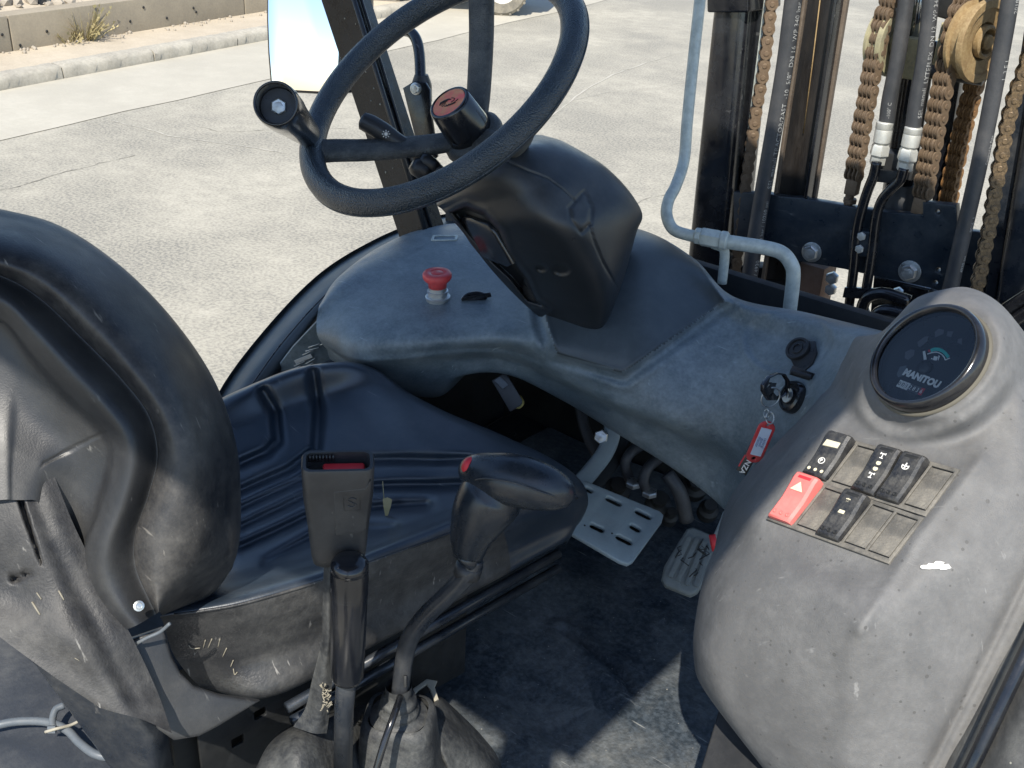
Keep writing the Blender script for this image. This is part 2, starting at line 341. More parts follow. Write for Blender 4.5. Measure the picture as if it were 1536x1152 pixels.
# ================================================================== SETTING
m_road = mat('worn_concrete_road', (.345, .32, .255), .85, dust=(.52, .48, .385), damt=.75, dscale=.7, fine=(.17, .16, .14), famt=.85, fscale=62, bump=.5, bscale=60, spots=(.2, .19, .17), spscale=22, spthr=.1, rvar=.05)
m_roadpale = mat('pale_dusty_road', (.42, .39, .315), .9, dust=(.52, .485, .40), damt=.7, dscale=1.5, fine=(.36, .33, .28), famt=.4, fscale=70, bump=.4, bscale=60, rvar=.05)
m_pave = mat('pavement_dust', (.46, .39, .29), .9, dust=(.58, .50, .38), damt=.7, dscale=1.6, fine=(.34, .29, .21), famt=.5, fscale=60, bump=.5, bscale=40, rvar=.05)
m_kerb = mat('crumbling_kerb', (.36, .33, .27), .9, dust=(.52, .48, .39), damt=.8, dscale=3, fine=(.24, .22, .18), famt=.5, fscale=40, bump=.8, bscale=30, rvar=.05)
m_wall = mat('rendered_wall', (.34, .29, .21), .9, dust=(.17, .15, .12), damt=.45, dscale=2.2, fine=(.28, .24, .18), famt=.5, fscale=60, bump=.4, bscale=40, spots=(.08, .07, .06), spscale=7, spthr=.06, rvar=.05)
m_stone = mat('rubble_stone', (.38, .33, .26), .9, dust=(.2, .17, .13), damt=.6, dscale=14, bump=.6, bscale=40, rvar=.05)
m_weed = mat('dry_weed', (.40, .33, .17), .8, dust=(.2, .2, .08), damt=.7, dscale=6, bump=0)
gx = np.linspace(-60, 45, 106); gy = np.linspace(-30, 90, 121)
GX, GY = np.meshgrid(gx, gy, indexing='ij'); V = np.stack([GX, GY, 0*GX], -1).reshape(-1, 3)
o = mk('road', V, gridfaces(106, 121), m_road, kind='structure')
kd = np.array([-.16, .987, 0.]); kd /= np.linalg.norm(kd); kn = np.array([kd[1], -kd[0], 0])     # along the kerb / towards the forklift
def along(px, py, z): return float(PZ(px, py, z)@kd)
KS = float(np.mean([PZ(*a, 0)@kn for a in ((0, 145), (400, 55))])); WS = float(np.mean([PZ(*a, .1)@kn for a in ((0, 82), (400, 15))]))
def strip(name, s0, s1, t0, t1, z, m, n=60, wob=.0, kind='structure'):
    ts = np.linspace(t0, t1, n); V = []
    for t in ts:
        w = wob*math.sin(t*2.3)+wob*.6*math.sin(t*5.7+1)
        for s, ww in ((s0, 0), (s1, w)): V.append(kn*(s+ww)+kd*t+np.array([0, 0, z]))
    return mk(name, V, gridfaces(n, 2), m, kind=kind)
strip('dusty_road_margin', KS-.02, KS+1.12, -25, 70, .004, m_roadpale, 200, .015)
m_crack = mat('road_crack', (.46, .43, .36), .9, bump=0); m_crackd = mat('dark_road_crack', (.2, .185, .15), .9, bump=0)
def crack(pts, w, m):
    q = spl([PZ(x, y, .0025) for x, y in pts], 9); n_ = len(q); V = []
    jit = np.cumsum(rng.normal(size=n_)*.012)*.6
    for i in range(n_):
        T = q[min(i+1, n_-1)]-q[max(i-1, 0)]; T /= np.linalg.norm(T); s_ = np.array([-T[1], T[0], 0]); ww = w*random.uniform(.1, .7); V += [q[i]+s_*(jit[i]+ww), q[i]+s_*(jit[i]-ww)]
    mk('road_crack', V, gridfaces(n_, 2), m, kind='structure')
crack([(165, 180), (210, 190), (250, 199), (300, 204), (360, 210), (440, 222)], .012, m_crack)
crack([(780, 210), (850, 160), (905, 122), (960, 98), (1020, 80)], .014, m_crack)
crack([(0, 285), (60, 270), (130, 248), (200, 232)], .006, m_crackd); crack([(860, 150), (910, 138), (960, 132), (1030, 120)], .006, m_crack)
crack([(300, 190), (345, 197), (420, 192), (520, 190)], .005, m_crackd); crack([(910, 330), (960, 300), (1000, 290)], .005, m_crackd)
strip('pavement', WS-.05, KS-.13, -25, 70, .10, m_pave, 200, .0)
# kerb: crumbling stones, each its own piece
kerb = empty('kerb', kn*KS, None); kerb['kind'] = 'structure'
t = -3.0
while t < 26:
    L = .9+.1*random.random(); n1 = 22; V = []; sec = [(.0, 0), (-.0, .07), (-.025, .10), (-.14, .10), (-.15, .0)]
    for i in range(n1+1):
        w = kn*KS+kd*(t+(L-.012)*i/n1)
        for j, (a, b) in enumerate(sec):
            q = w+kn*(a+(random.random()-.5)*.022*(j in (1, 2, 3)))+np.array([0, 0, max(b+(random.random()-.6)*.02*(j in (1, 2)), 0)+(.004 if j == 3 else 0)]); V.append(q)
    F = gridfaces(n1+1, 5)+[[4, 3, 2, 1, 0], [n1*5+k for k in range(5)]]
    mk('kerb_stone', V, F, m_kerb, kerb, angle=60); t += L
# low retaining wall in cast panels
wallbase = kn*WS
q = ray(0, 25); dd = ((wallbase@kn)-(CC@kn))/(q@kn); WH = (CC+q*dd)[2]
def wpos(px, py):
    q = ray(px, py); dd = ((wallbase@kn)-(CC@kn))/(q@kn); return CC+q*dd
wall = empty('retaining_wall', wallbase+kd*5, 'low beige rendered retaining wall with lichen-stained top, along the far pavement', 'wall')
j0 = float(wpos(20, 75)@kd); j1 = float(wpos(367, 6)@kd); step = j1-j0
if not 1 < step < 8: step = 3
for i in range(-2, 6):
    a = j0+step*i+.006; b = j0+step*(i+1)-.006; c = kd*(a+b)/2+kn*(WS-.1)+np.array([0, 0, WH/2])
    V, F = box(c, kd*(b-a)/2, kn*.1, (0, 0, WH/2), .012); mk('wall_panel', V, F, m_wall, wall, angle=40)
V, F = join([lathe([(.012, 0), (.012, .004)], wpos(px, py)+kn*.001, kn, 8) for px, py in ((3, 52), (30, 68), (70, 47), (195, 32), (198, 52), (215, 11), (290, 12), (294, 18), (250, 27))])
mk('tie_hole', V, F, m_dark, wall, kind='stuff')
# rubble bank above the wall
V = []; nb = 40
for i in range(nb):
    for j, (s, z) in enumerate(((-.2, WH-.03), (-1.2, WH+.25), (-3.5, WH+.9), (-9, WH+1.6))): V.append(kn*(WS+s)+kd*(-12+60*i/(nb-1))+np.array([0, 0, z+random.uniform(-.05, .05)*(j > 0)]))
mk('rubble_bank', V, gridfaces(nb, 4), m_pave, kind='structure')
parts = []
for k in range(1500):
    s = -.22-abs(random.gauss(0, .9)); t = random.uniform(0, 12); z = WH-.02+(-s-.2)*.27; r = random.uniform(.02, .07)
    bm = bmesh.new(); bmesh.ops.create_icosphere(bm, subdivisions=1, radius=r)
    V = np.array([kn*(WS+s)+kd*t+np.array([0, 0, z])+np.array(v_.co)*[random.uniform(.6, 1.3), random.uniform(.6, 1.3), random.uniform(.5, .9)] for v_ in bm.verts]); F = [[v_.index for v_ in f.verts] for f in bm.faces]; bm.free(); parts.append((V, F))
V, F = join(parts); tag(mk('rubble', V, F, m_stone, smooth=False), kind='stuff')
# thin post standing behind the wall
pb = kn*(WS-.32)+kd*float(wpos(101, 4)@kd)+np.array([0, 0, WH-.05])
o = empty('fence_post', pb, 'thin dark green metal post standing in the rubble behind the wall', 'post')
V, F = box(pb+np.array([0, 0, .6]), (.03, 0, 0), (0, .03, 0), (0, 0, .65), .004); mk('shaft', V, F, m_blue, o, angle=40)
V, F = box(pb+np.array([0, 0, 1.26]), (.036, 0, 0), (0, .036, 0), (0, 0, .012), .004); mk('cap', V, F, m_blue, o, angle=40)
def weed(px, py, h, n, spread, label):
    base = PZ(px, py, .1); parts = []
    for k in range(n):
        a = random.uniform(0, 2*math.pi); b = base+np.array([math.cos(a), math.sin(a), 0])*random.uniform(0, spread*.35); d = np.array([math.cos(a)*random.uniform(.1, 1), math.sin(a)*random.uniform(.1, 1), random.uniform(.5, 1.3)]); d /= np.linalg.norm(d)
        L = h*random.uniform(.4, 1.1); sd = np.cross(d, [random.random(), random.random(), .2]); sd /= np.linalg.norm(sd); w = .0035
        p1 = b+d*L*.5; p2 = b+d*L+np.array([d[0], d[1], -.5])*L*.18
        parts.append((np.array([b-sd*w, b+sd*w, p1+sd*w, p1-sd*w, p2]), [[0, 1, 2, 3], [3, 2, 4]]))
        if random.random() < .5:
            for e in range(3): qq = p1+(p2-p1)*random.random(); parts.append((np.array([qq, qq+sd*.02*random.choice([-1, 1])+d*.02, qq+d*.035]), [[0, 1, 2]]))
    V, F = join(parts); o = mk('dry_weed', V, F, m_weed, smooth=False); tag(o, label, 'weed', 'dry weeds at the foot of the wall')
weed(128, 60, .30, 170, .3, 'larger tuft of dry yellow weed against the wall, left of the other tufts')
weed(104, 64, .12, 60, .3, 'low scrap of dry weed on the ground just left of the largest tuft')
weed(236, 36, .2, 110, .28, 'smaller tuft of dry weed by the wall, nearest the mirror')
weed(200, 44, .09, 50, .25, 'tiny sprig of dry weed between the two bigger tufts')
# small stones lying along the foot of the wall
parts = []
for k in range(260):
    t = random.uniform(3, 14); s = WS+abs(random.gauss(0, .08))+.01; r = random.uniform(.006, .022)
    bm = bmesh.new(); bmesh.ops.create_icosphere(bm, subdivisions=1, radius=r)
    parts.append((np.array([kn*s+kd*t+np.array([0, 0, .10+r*.3])+np.array(v_.co) for v_ in bm.verts]), [[v_.index for v_ in f.verts] for f in bm.faces])); bm.free()
V, F = join(parts); tag(mk('pebbles', V, F, m_stone, smooth=False), kind='stuff')
# vehicle parked on the far side of the road; its tyre shows through the steering wheel
wb = PZ(752, 22, 0); m_tyre = mat('dusty_tyre', (.16, .145, .115), .9, dust=(.42, .37, .28), damt=.7, dscale=8, bump=.4, bscale=80); m_tan = mat('pale_vehicle_paint', (.62, .6, .54), .5, bump=0, dust=(.4, .35, .27), damt=.5)
car = empty('parked_cart', wb+np.array([-.3, .8, 0]), 'pale cart parked beyond the road, only a dusty tyre in view through the steering wheel', 'cart')
ca = -kn; cdv = kd
rd = np.array([RR[0], RR[1], 0]); rd /= np.linalg.norm(rd); ax = np.array([-rd[1], rd[0], 0]); ax = ax*-1   # axle axis towards the viewer
for k, (off, back) in enumerate(((0, 0), (-1.35, 0), (0, .75), (-1.35, .75))):
    c = wb+rd*off-ax*back+np.array([0, 0, .29])
    V, F = lathe([(.17, -.09), (.26, -.1), (.29, -.08), (.292, 0), (.29, .08), (.26, .1), (.17, .09), (.16, 0)], c, ax, 40, caps=False); F += []
    tr = [(V, F)]
    for q in range(36):
        a = 2*math.pi*q/36; e = np.cross(ax, [0, 0, 1.]); dr = math.cos(a)*e+math.sin(a)*np.array([0, 0, 1.]); tn = np.cross(ax, dr)
        tr.append(box(c+dr*.285+ax*.06*(1 if q % 2 else -1), dr*.012, tn*.012, ax*.045))
    V, F = join(tr); wh = mk('tyre', V, F, m_tyre, car, angle=40)
    V, F = lathe([(.172, -.06), (.172, .06), (.15, .05), (.06, .02), (.05, .06), (.0, .06)], c, ax, 30); mk('rim', V, F, m_tan, wh, angle=40)
cc_ = wb-rd*.7-ax*.37
V, F = box(cc_+np.array([0, 0, .42]), rd*1.1, ax*.42, (0, 0, .05), .02); mk('chassis', V, F, m_tan, car, angle=40)
V, F = box(cc_+np.array([0, 0, .9]), rd*1.15, ax*.46, (0, 0, .38), .05); mk('body', V, F, m_tan, car, angle=40)

# ================================================================== FORKLIFT
FL = empty('forklift', (-.75, .8, 0), 'black rough-terrain forklift seen over its seat, dashboard and mast, dusty from use', 'forklift')
def part(name, VF, m, parent=FL, **k): return mk(name, VF[0], VF[1], m, parent, **k)

# ---- chassis, floor, under-dash cavity
def poly_z(pts, z): return [PZ(x, y, z) for x, y in pts]
ZF = .87
fp = [(-.99, .45), (-.99, 1.32), (-.22, 1.32), (-.1, .45)]
nx, ny = 110, 140
U_, V_ = np.meshgrid(np.linspace(-1.0, -.05, nx), np.linspace(.35, 1.4, ny), indexing='ij')
Zf = ZF+.0025*np.sin(U_*19+V_*11)+.002*np.sin(V_*37-U_*9); G = np.stack([U_, V_, Zf], -1); X, Y, _ = pix(G)
worn = sdf([(745, 1018), (790, 1025), (850, 1075), (870, 1100), (838, 1120), (790, 1085), (752, 1050)], X, Y); G[..., 2] -= .003*(1-ss(worn, -4, 3))
tear = pdist([(840, 945), (870, 960), (900, 985), (930, 1010), (950, 1040)], X, Y); G[..., 2] -= .006*(1-ss(tear, 2, 7)); G[..., 2] += .004*np.exp(-((tear-10)/5)**2)
part('floor_mat', (G.reshape(-1, 3), gridfaces(nx, ny)), m_mat)
V, F = box((-.55, .85, ZF-.06), (.55, 0, 0), (0, .62, 0), (0, 0, .05), .01); part('floor_pan', (V, F), m_blue, angle=40)
# firewall under the dash
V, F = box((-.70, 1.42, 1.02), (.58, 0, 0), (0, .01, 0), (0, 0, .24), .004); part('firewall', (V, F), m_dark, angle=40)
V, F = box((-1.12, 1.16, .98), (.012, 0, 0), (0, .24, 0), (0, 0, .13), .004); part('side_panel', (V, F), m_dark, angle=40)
# body sides below the cab
V, F = box((-.62, 1.0, .55), (.60, 0, 0), (0, .5, 0), (0, 0, .24), .03); part('chassis', (V, F), m_blue, angle=40)
def wheel_at(x, y, r, w):
    c = np.array([x, y, r]); pr = [(r*.5, -w), (r*.9, -w), (r, -w*.8), (r, w*.8), (r*.9, w), (r*.5, w)]; p_ = [lathe(pr, c, (1, 0, 0), 40)]
    for q in range(22):
        a = 2*math.pi*q/22; dr = np.array([0, math.cos(a), math.sin(a)]); tn = np.cross((1., 0, 0), dr)
        for s in (-1, 1): p_.append(box(c+dr*(r+.008)+np.array([s*w*.45, 0, 0])+tn*s*.02, dr*.014, tn*.022, (w*.45, 0, 0)))
    t_ = part('wheel', lathe([(r*.52, -w*.7), (r*.5, w*.9), (r*.2, w*.6), (.02, w*.6)], c, (1, 0, 0), 30), m_cream, angle=40)
    V, F = join(p_); mk('tyre', V, F, m_tyre, t_, angle=40)
wheel_at(-1.32, 1.12, .44, .12); wheel_at(.08, 1.12, .44, .12); wheel_at(-1.2, -.55, .36, .1); wheel_at(-.05, -.55, .36, .1)

# ---- steering wheel
WC = P(655.3, 128.1, 1.301); WN = np.array([-.147, -.611, .778]); WN /= np.linalg.norm(WN); WR = .185
def wpl(px, py, off=0.):
    q = ray(px, py); o = WC+WN*off; return CC+q*(((o-CC)@WN)/(q@WN))
we1 = np.cross(WN, [0, 0, 1.]); we1 /= np.linalg.norm(we1); we2 = np.cross(WN, we1)
sw = empty('steering_wheel', WC, parent=FL)
t = np.linspace(0, 2*math.pi, 97)[:-1]; ring = [WC+WR*(math.cos(a)*we1+math.sin(a)*we2) for a in t]
V, F = tube(ring, .0162, 22, closed=True, ref=WN)
mk('rim', V, F, m_rim, sw)
# stitched seam on the rim's underside, small raised stitches
inr = [WC+(WR-.0125)*(math.cos(a)*we1+math.sin(a)*we2)+WN*-.0105 for a in np.linspace(0, 2*math.pi, 240)[:-1]]
st = []
out_ = [WC+(WR+.009)*(math.cos(a)*we1+math.sin(a)*we2)+WN*.0132 for a in np.linspace(0, 2*math.pi, 330)[:-1]]
V, F = tube([WC+(WR+.0155)*(math.cos(a)*we1+math.sin(a)*we2)+WN*-.005 for a in np.linspace(0, 2*math.pi, 160)[:-1]], .0012, 6, closed=True); mk('seam', V, F, m_rim, sw)
HUB = wpl(703, 214, -.045) if False else None
# hub sits below the rim plane on the wheel's axis
def axis_pt(h): return WC+WN*h
hubh = -.090; HC = axis_pt(hubh)
def flat_tube(pts, a, b, n=16, ref=WN):
    pts = np.array(pts); V = []; m = len(pts)
    a = np.broadcast_to(a, (m,)); b = np.broadcast_to(b, (m,))
    for i in range(m):
        T = pts[min(i+1, m-1)]-pts[max(i-1, 0)]; T /= np.linalg.norm(T); nn = ref-T*(ref@T); nn /= np.linalg.norm(nn); s = np.cross(T, nn)
        for k in range(n):
            an = 2*math.pi*k/n; ca, sa = math.cos(an), math.sin(an); V.append(pts[i]+s*a[i]*abs(ca)**.7*np.sign(ca)+nn*b[i]*abs(sa)**.7*np.sign(sa))
    return np.array(V), gridfaces(m, n, False, True)+[list(range(n))[::-1], [(m-1)*n+k for k in range(n)]]
def rim_at(px, py):
    q = wpl(px, py)-WC; q /= np.linalg.norm(q); return q
for (px, py) in ((478, 222), (738, -60), ):
    d = rim_at(px, py); ptsS = spl([HC+WN*.006+d*.02, HC+WN*.022+d*.06, HC+WN*.052+d*.12, HC+WN*.076+d*.16, WC+d*WR*.985-WN*.002], 6)
    V, F = flat_tube(ptsS, np.linspace(.0165, .0185, len(ptsS)), np.linspace(.008, .010, len(ptsS))); mk('spoke', V, F, m_spoke, sw)
d = rim_at(905, 10)*-1; d3 = -(rim_at(478, 222)+rim_at(738, -60)); d3 /= np.linalg.norm(d3)
ptsS = spl([HC+WN*.006+d3*.02, HC+WN*.008+d3*.06, HC+WN*.028+d3*.12, HC+WN*.066+d3*.165, WC+d3*WR*.985-WN*.002], 6)
V, F = flat_tube(ptsS, np.linspace(.0165, .0185, len(ptsS)), np.linspace(.008, .010, len(ptsS))); mk('spoke', V, F, m_spoke, sw)
V, F = lathe([(.022, -.035), (.036, -.02), (.041, -.004), (.040, .004), (.034, .01)], HC, WN, 40); mk('hub', V, F, m_spoke, sw)
V, F = lathe([(.031, 0), (.030, .012), (.0280, .050), (.0266, .0535), (.0238, .0545), (.0235, .0525)], HC+WN*.008, WN, 44); hp = mk('horn_button', V, F, m_gloss, sw)
V, F = lathe([(.0228, 0), (.0226, .0006)], HC+WN*(.008+.0528), WN, 40); mk('emblem', V, F, m_emblem, hp, angle=30)
sc_ = []
for k in range(9):
    a = random.uniform(0, 6.28); c0 = HC+WN*.0618; q = [c0+we1*(.014*math.cos(a+i*.5)*(.3+i*.2))+we2*(.011*math.sin(a+i*.7)*(.4+i*.15)) for i in range(4)]; sc_.append(tube(spl(q, 4), .0005, 5))
V, F = join(sc_); mk('worn_print', V, F, m_dark, hp)
# spinner knob
kc = P(459, 208, 1.20); kc = WC+rim_at(466, 212)*(WR)+WN*.008; top = P(413, 155, 1.075); ka = top-kc; kl = np.linalg.norm(ka); ka /= kl
V, F = lathe([(.0125, -.004), (.0125, .006), (.0115, .012), (.0125, .02), (.0165, .031), (.0215, kl*.66), (.0235, kl*.8), (.0238, kl*.93), (.0228, kl*.99), (.0212, kl*1.005), (.0195, kl*.99), (.0188, kl*.9)], kc, ka, 40)
kb = mk('spinner_knob', V, F, m_gloss, sw)
V, F = lathe([(.0188, 0), (.0186, .001)], kc+ka*kl*.91, ka, 30); mk('knob_cup', V, F, m_black, kb, angle=30)
hexbolt(kc+ka*kl*.912, ka, .0085, .0045, m_zinc, kb, 'knob_bolt')

# ---- steering column shroud
R0 = [(655, 305, 1.36), (690, 262, 1.28), (740, 235, 1.24), (790, 212, 1.26), (815, 203, 1.32), (835, 205, 1.40)]
rows = [
 [(660, 290, 1.40), (700, 255, 1.33), (745, 225, 1.30), (790, 205, 1.32), (815, 203, 1.38), (830, 212, 1.46)],
 [(655, 306, 1.36), (700, 275, 1.27), (745, 245, 1.235), (795, 222, 1.25), (840, 212, 1.31), (860, 222, 1.42)],
 [(663, 314, 1.36), (730, 305, 1.265), (795, 290, 1.225), (850, 265, 1.245), (893, 240, 1.31), (898, 262, 1.44)],
 [(676, 328, 1.365), (745, 335, 1.275), (815, 325, 1.225), (868, 300, 1.245), (925, 268, 1.31), (925, 290, 1.45)],
 [(693, 347, 1.375), (765, 362, 1.295), (838, 352, 1.235), (892, 330, 1.25), (950, 298, 1.315), (942, 320, 1.45)],
 [(735, 402, 1.395), (795, 407, 1.33), (865, 392, 1.265), (910, 368, 1.27), (962, 324, 1.33), (950, 345, 1.46)],
 [(780, 450, 1.41), (830, 452, 1.36), (885, 440, 1.30), (920, 418, 1.30), (954, 350, 1.36), (945, 370, 1.46)],
 [(822, 486, 1.415), (855, 492, 1.385), (895, 486, 1.345), (918, 460, 1.34), (938, 410, 1.39), (930, 420, 1.46)],
 [(835, 494, 1.43), (862, 500, 1.41), (892, 502, 1.38), (905, 495, 1.38), (918, 465, 1.42), (915, 470, 1.46)],
]
A = net([[tuple(p) for p in r] for r in rows], 18, 26)
X, Y, D = A[..., 0], A[..., 1], A[..., 2].copy()
op = [(676, 318), (700, 308), (728, 318), (752, 345), (765, 385), (790, 415), (805, 450), (822, 462), (790, 452), (765, 420), (735, 392), (700, 350)]
s = sdf(op, X, Y); D += .035*(1-ss(s, -6, 0)); D -= .0025*np.exp(-((s-5)/4)**2)
seam = pdist([(758, 242), (790, 256), (822, 268), (845, 285), (862, 302)], X, Y); D += .003*(1-ss(seam, .6, 2.2))
seam2 = pdist([(884, 336), (892, 365), (905, 395), (925, 430)], X, Y); D += .003*(1-ss(seam2, .6, 2.2))
pt = sdf([(853, 312), (876, 287), (888, 312), (886, 336), (872, 350), (856, 330)], X, Y); D += .0025*(np.exp(-(pt/2.0)**2)); D -= .0015*(1-ss(pt, -8, -2))
for bx, by, br in ((813, 403, 9), (843, 405, 15)): 
    rr_ = np.hypot((X-bx), (Y-by)*1.6); D += .006*(1-ss(rr_, br*.6, br))
G = CC+ (VV+RR*((X-768)/FPX)[..., None]+UU*((576-Y)/FPX)[..., None])*D[..., None]
col = part('steering_column', (G.reshape(-1, 3), gridfaces(*G.shape[:2])), m_shroud)
# tilt lever inside the opening
pl = Plane(P(690, 330, 1.365), P(760, 400, 1.345), P(740, 330, 1.29))
V, F = slab([pl.at(x, y) for x, y in ((684, 334), (696, 324), (730, 338), (742, 352), (768, 398), (760, 402), (722, 388), (704, 366))], pl.n, .016, .004); mk('tilt_handle', V, F, m_gloss, col, angle=45)
pl2 = Plane(P(780, 430, 1.40), P(815, 452, 1.38), P(790, 400, 1.35))
V, F = slab([pl2.at(x, y) for x, y in ((783, 432), (788, 408), (802, 428), (821, 452), (818, 459), (786, 453))], pl2.n, .006, .0015); mk('column_bracket', V, F, m_black, col, angle=45)
V, F = tube([P(795, 440, 1.44), P(930, 470, 1.5)], .03, 20); mk('column_tube', V, F, m_black, col)
# indicator stalk
V, F = tube(spl([P(664, 262, 1.36), P(630, 232, 1.37), P(597, 213, 1.37), P(575, 198, 1.37), P(556, 187, 1.37), P(541, 180, 1.37)], 5), np.interp(np.linspace(0, 5, 26), [0, 1, 2, 3, 4, 4.8, 5], [.008, .0095, .011, .0125, .0128, .0115, .006]), 18)
stk = mk('indicator_stalk', V, F, m_shell, col)
# sun symbol printed on the stalk
cS = P(579, 201, 1.352); nS = -ray(579, 201); nS /= np.linalg.norm(nS); pts_ = []
aS = RR; bS = UU; pp = [lathe([(.0022, 0), (.0022, .0004), (.0015, .0004), (.0015, 0)], cS, nS, 16)]
for k in range(8):
    a = k*math.pi/4; d = aS*math.cos(a)+bS*math.sin(a); e = np.cross(nS, d); pp.append(box(cS+d*.0042, d*.0011, e*.0004, nS*.0003))
V, F = join(pp); mk('lamp_symbol', V, F, m_white, stk, angle=30)
for kk, (px, py, r) in enumerate(((636, 257, .012), (648, 248, .010))):
    V, F = lathe([(r*.8, -.008), (r, 0), (r, .012), (r*.7, .018)], P(px, py, 1.36), RR*-.5+UU*.3-VV*.2, 24); mk('stalk_boot', V, F, m_black, stk)

# ---- dashboard
ZR = [
 [(480, 465, 1.13), (505, 425, 1.14), (570, 382, 1.14), (645, 353, 1.14), (740, 345, 1.15), (850, 345, 1.16), (960, 366, 1.18), (1035, 400, 1.18), (1095, 458, 1.18), (1210, 482, 1.2), (1335, 512, 1.22)],
 [(479, 458, 1.235), (508, 417, 1.255), (570, 372, 1.265), (645, 343, 1.275), (740, 335, 1.285), (850, 330, 1.31), (962, 346, 1.335), (1040, 388, 1.325), (1100, 445, 1.315), (1210, 470, 1.33), (1335, 500, 1.36)],
 [(475, 480, 1.228), (520, 450, 1.255), (590, 430, 1.268), (670, 420, 1.275), (760, 425, 1.28), (860, 425, 1.305), (960, 425, 1.325), (1040, 445, 1.312), (1112, 490, 1.30), (1205, 520, 1.315), (1312, 540, 1.36)],
 [(476, 502, 1.215), (523, 500, 1.24), (600, 500, 1.255), (680, 495, 1.262), (770, 498, 1.268), (855, 515, 1.268), (950, 530, 1.27), (1045, 545, 1.262), (1122, 575, 1.26), (1205, 600, 1.285), (1290, 590, 1.345)],
 [(484, 517, 1.19), (532, 532, 1.218), (602, 533, 1.228), (680, 526, 1.235), (760, 527, 1.235), (838, 556, 1.222), (930, 598, 1.212), (1012, 625, 1.205), (1090, 655, 1.19), (1165, 680, 1.21), (1245, 650, 1.31)],
 [(490, 524, 1.165), (540, 547, 1.195), (610, 549, 1.205), (685, 541, 1.212), (762, 541, 1.212), (842, 577, 1.19), (928, 620, 1.175), (1010, 655, 1.155), (1082, 695, 1.13), (1135, 730, 1.15), (1210, 700, 1.26)],
 [(500, 540, 1.13), (560, 575, 1.12), (648, 596, 1.125), (690, 565, 1.18), (762, 562, 1.18), (847, 602, 1.145), (922, 648, 1.12), (1005, 700, 1.09), (1062, 742, 1.07), (1092, 768, 1.07), (1140, 790, 1.15)],
]
rowsw = [[tuple(PZ(*p)) for p in r] for r in ZR]
last = [tuple(np.array(p)+np.array([0, .05, .012])) for p in rowsw[-1]]; rowsw.append(last)
G = net(rowsw, 26, 30)
X, Y, D = pix(G)
plin = [(818, 488), (833, 532), (935, 562), (1092, 452), (1050, 395), (1000, 358), (962, 335), (850, 330), (800, 400)]
s = sdf(plin, X, Y); h = .012*(1-ss(s, -5, 3))-.004*np.exp(-((s-9)/5)**2)+.003*np.exp(-((s-20)/6)**2)+.002*np.exp(-((s+4)/3)**2)
rr_ = np.hypot((X-1183)/64, (Y-512)/46); h -= .004*(1-ss(rr_, .93, 1.05)); h += .0012*np.exp(-((rr_-1.1)/.05)**2)
rr_ = np.hypot((X-1205)/42, (Y-660)/30); h += .008*(1-ss(rr_, .4, 1.2))
h *= (D > 0); dirn = (CC-G)/np.linalg.norm(CC-G, axis=-1)[..., None]; G = G+dirn*h[..., None]
G1 = G; ns = sdf(plin, X, Y)
dash = part('dashboard', (G.reshape(-1, 3), gridfaces(*G.shape[:2])), m_dash)
dash.data.materials.append(m_plinth)
ff = np.array([np.mean(ns.reshape(-1)[list(p.vertices)]) for p in dash.data.polygons]); Yp = Y.reshape(-1)
for p, v_ in zip(dash.data.polygons, ff):
    if v_ < -3: p.material_index = 1
def dash_pt(px, py, off=0.):
    k = np.argmin((X-px)**2+(Y-py)**2+np.where(D > D.max()*2, 1e9, 0)); q = G.reshape(-1, 3)[k]; i, j = np.unravel_index(k, X.shape)
    i = min(max(i, 2), X.shape[0]-3); j = min(max(j, 2), X.shape[1]-3)
    n = np.cross(G[i+2, j]-G[i-2, j], G[i, j+2]-G[i, j-2]); n /= np.linalg.norm(n); n = n if n@(CC-q) > 0 else -n; return P(px, py, (q-CC)@VV)+n*off, n
_GD, _XD, _YD = G, X, Y
def dash_pt2(px, py):
    k = np.argmin((_XD-px)**2+(_YD-py)**2); q = _GD.reshape(-1, 3)[k]; i, j = np.unravel_index(k, _XD.shape); i = min(max(i, 6), _XD.shape[0]-7); j = min(max(j, 6), _XD.shape[1]-7)
    n = np.cross(_GD[i+6, j]-_GD[i-6, j], _GD[i, j+6]-_GD[i, j-6]); n /= np.linalg.norm(n); n = n if n@(CC-q) > 0 else -n; return P(px, py, (q-CC)@VV), n
# emergency stop
c, n = dash_pt(655, 448); c = P(657, 450, (c-CC)@VV-.0); nn = n*.6+np.array([0, 0, 1.])*.4; nn /= np.linalg.norm(nn)
es = part('emergency_stop', lathe([(.0165, 0), (.0165, .002), (.0135, .003), (.0132, .012), (.0145, .0125), (.0145, .0145), (.0125, .015), (.0125, .022)], c, nn, 32), m_zinc, angle=30)
mk('collar_nut', *lathe([(.0168, .0), (.0172, .004), (.0160, .005)], c+nn*.002, nn, 32), m_zinc, es, angle=30)
mk('stop_button', *lathe([(.0125, 0), (.0128, .006), (.0185, .012), (.0198, .0145), (.0198, .019), (.0185, .0212), (.009, .0216), (.0085, .0208), (.0078, .0216), (.0, .0216)], c+nn*.020, nn, 40), m_red, es)
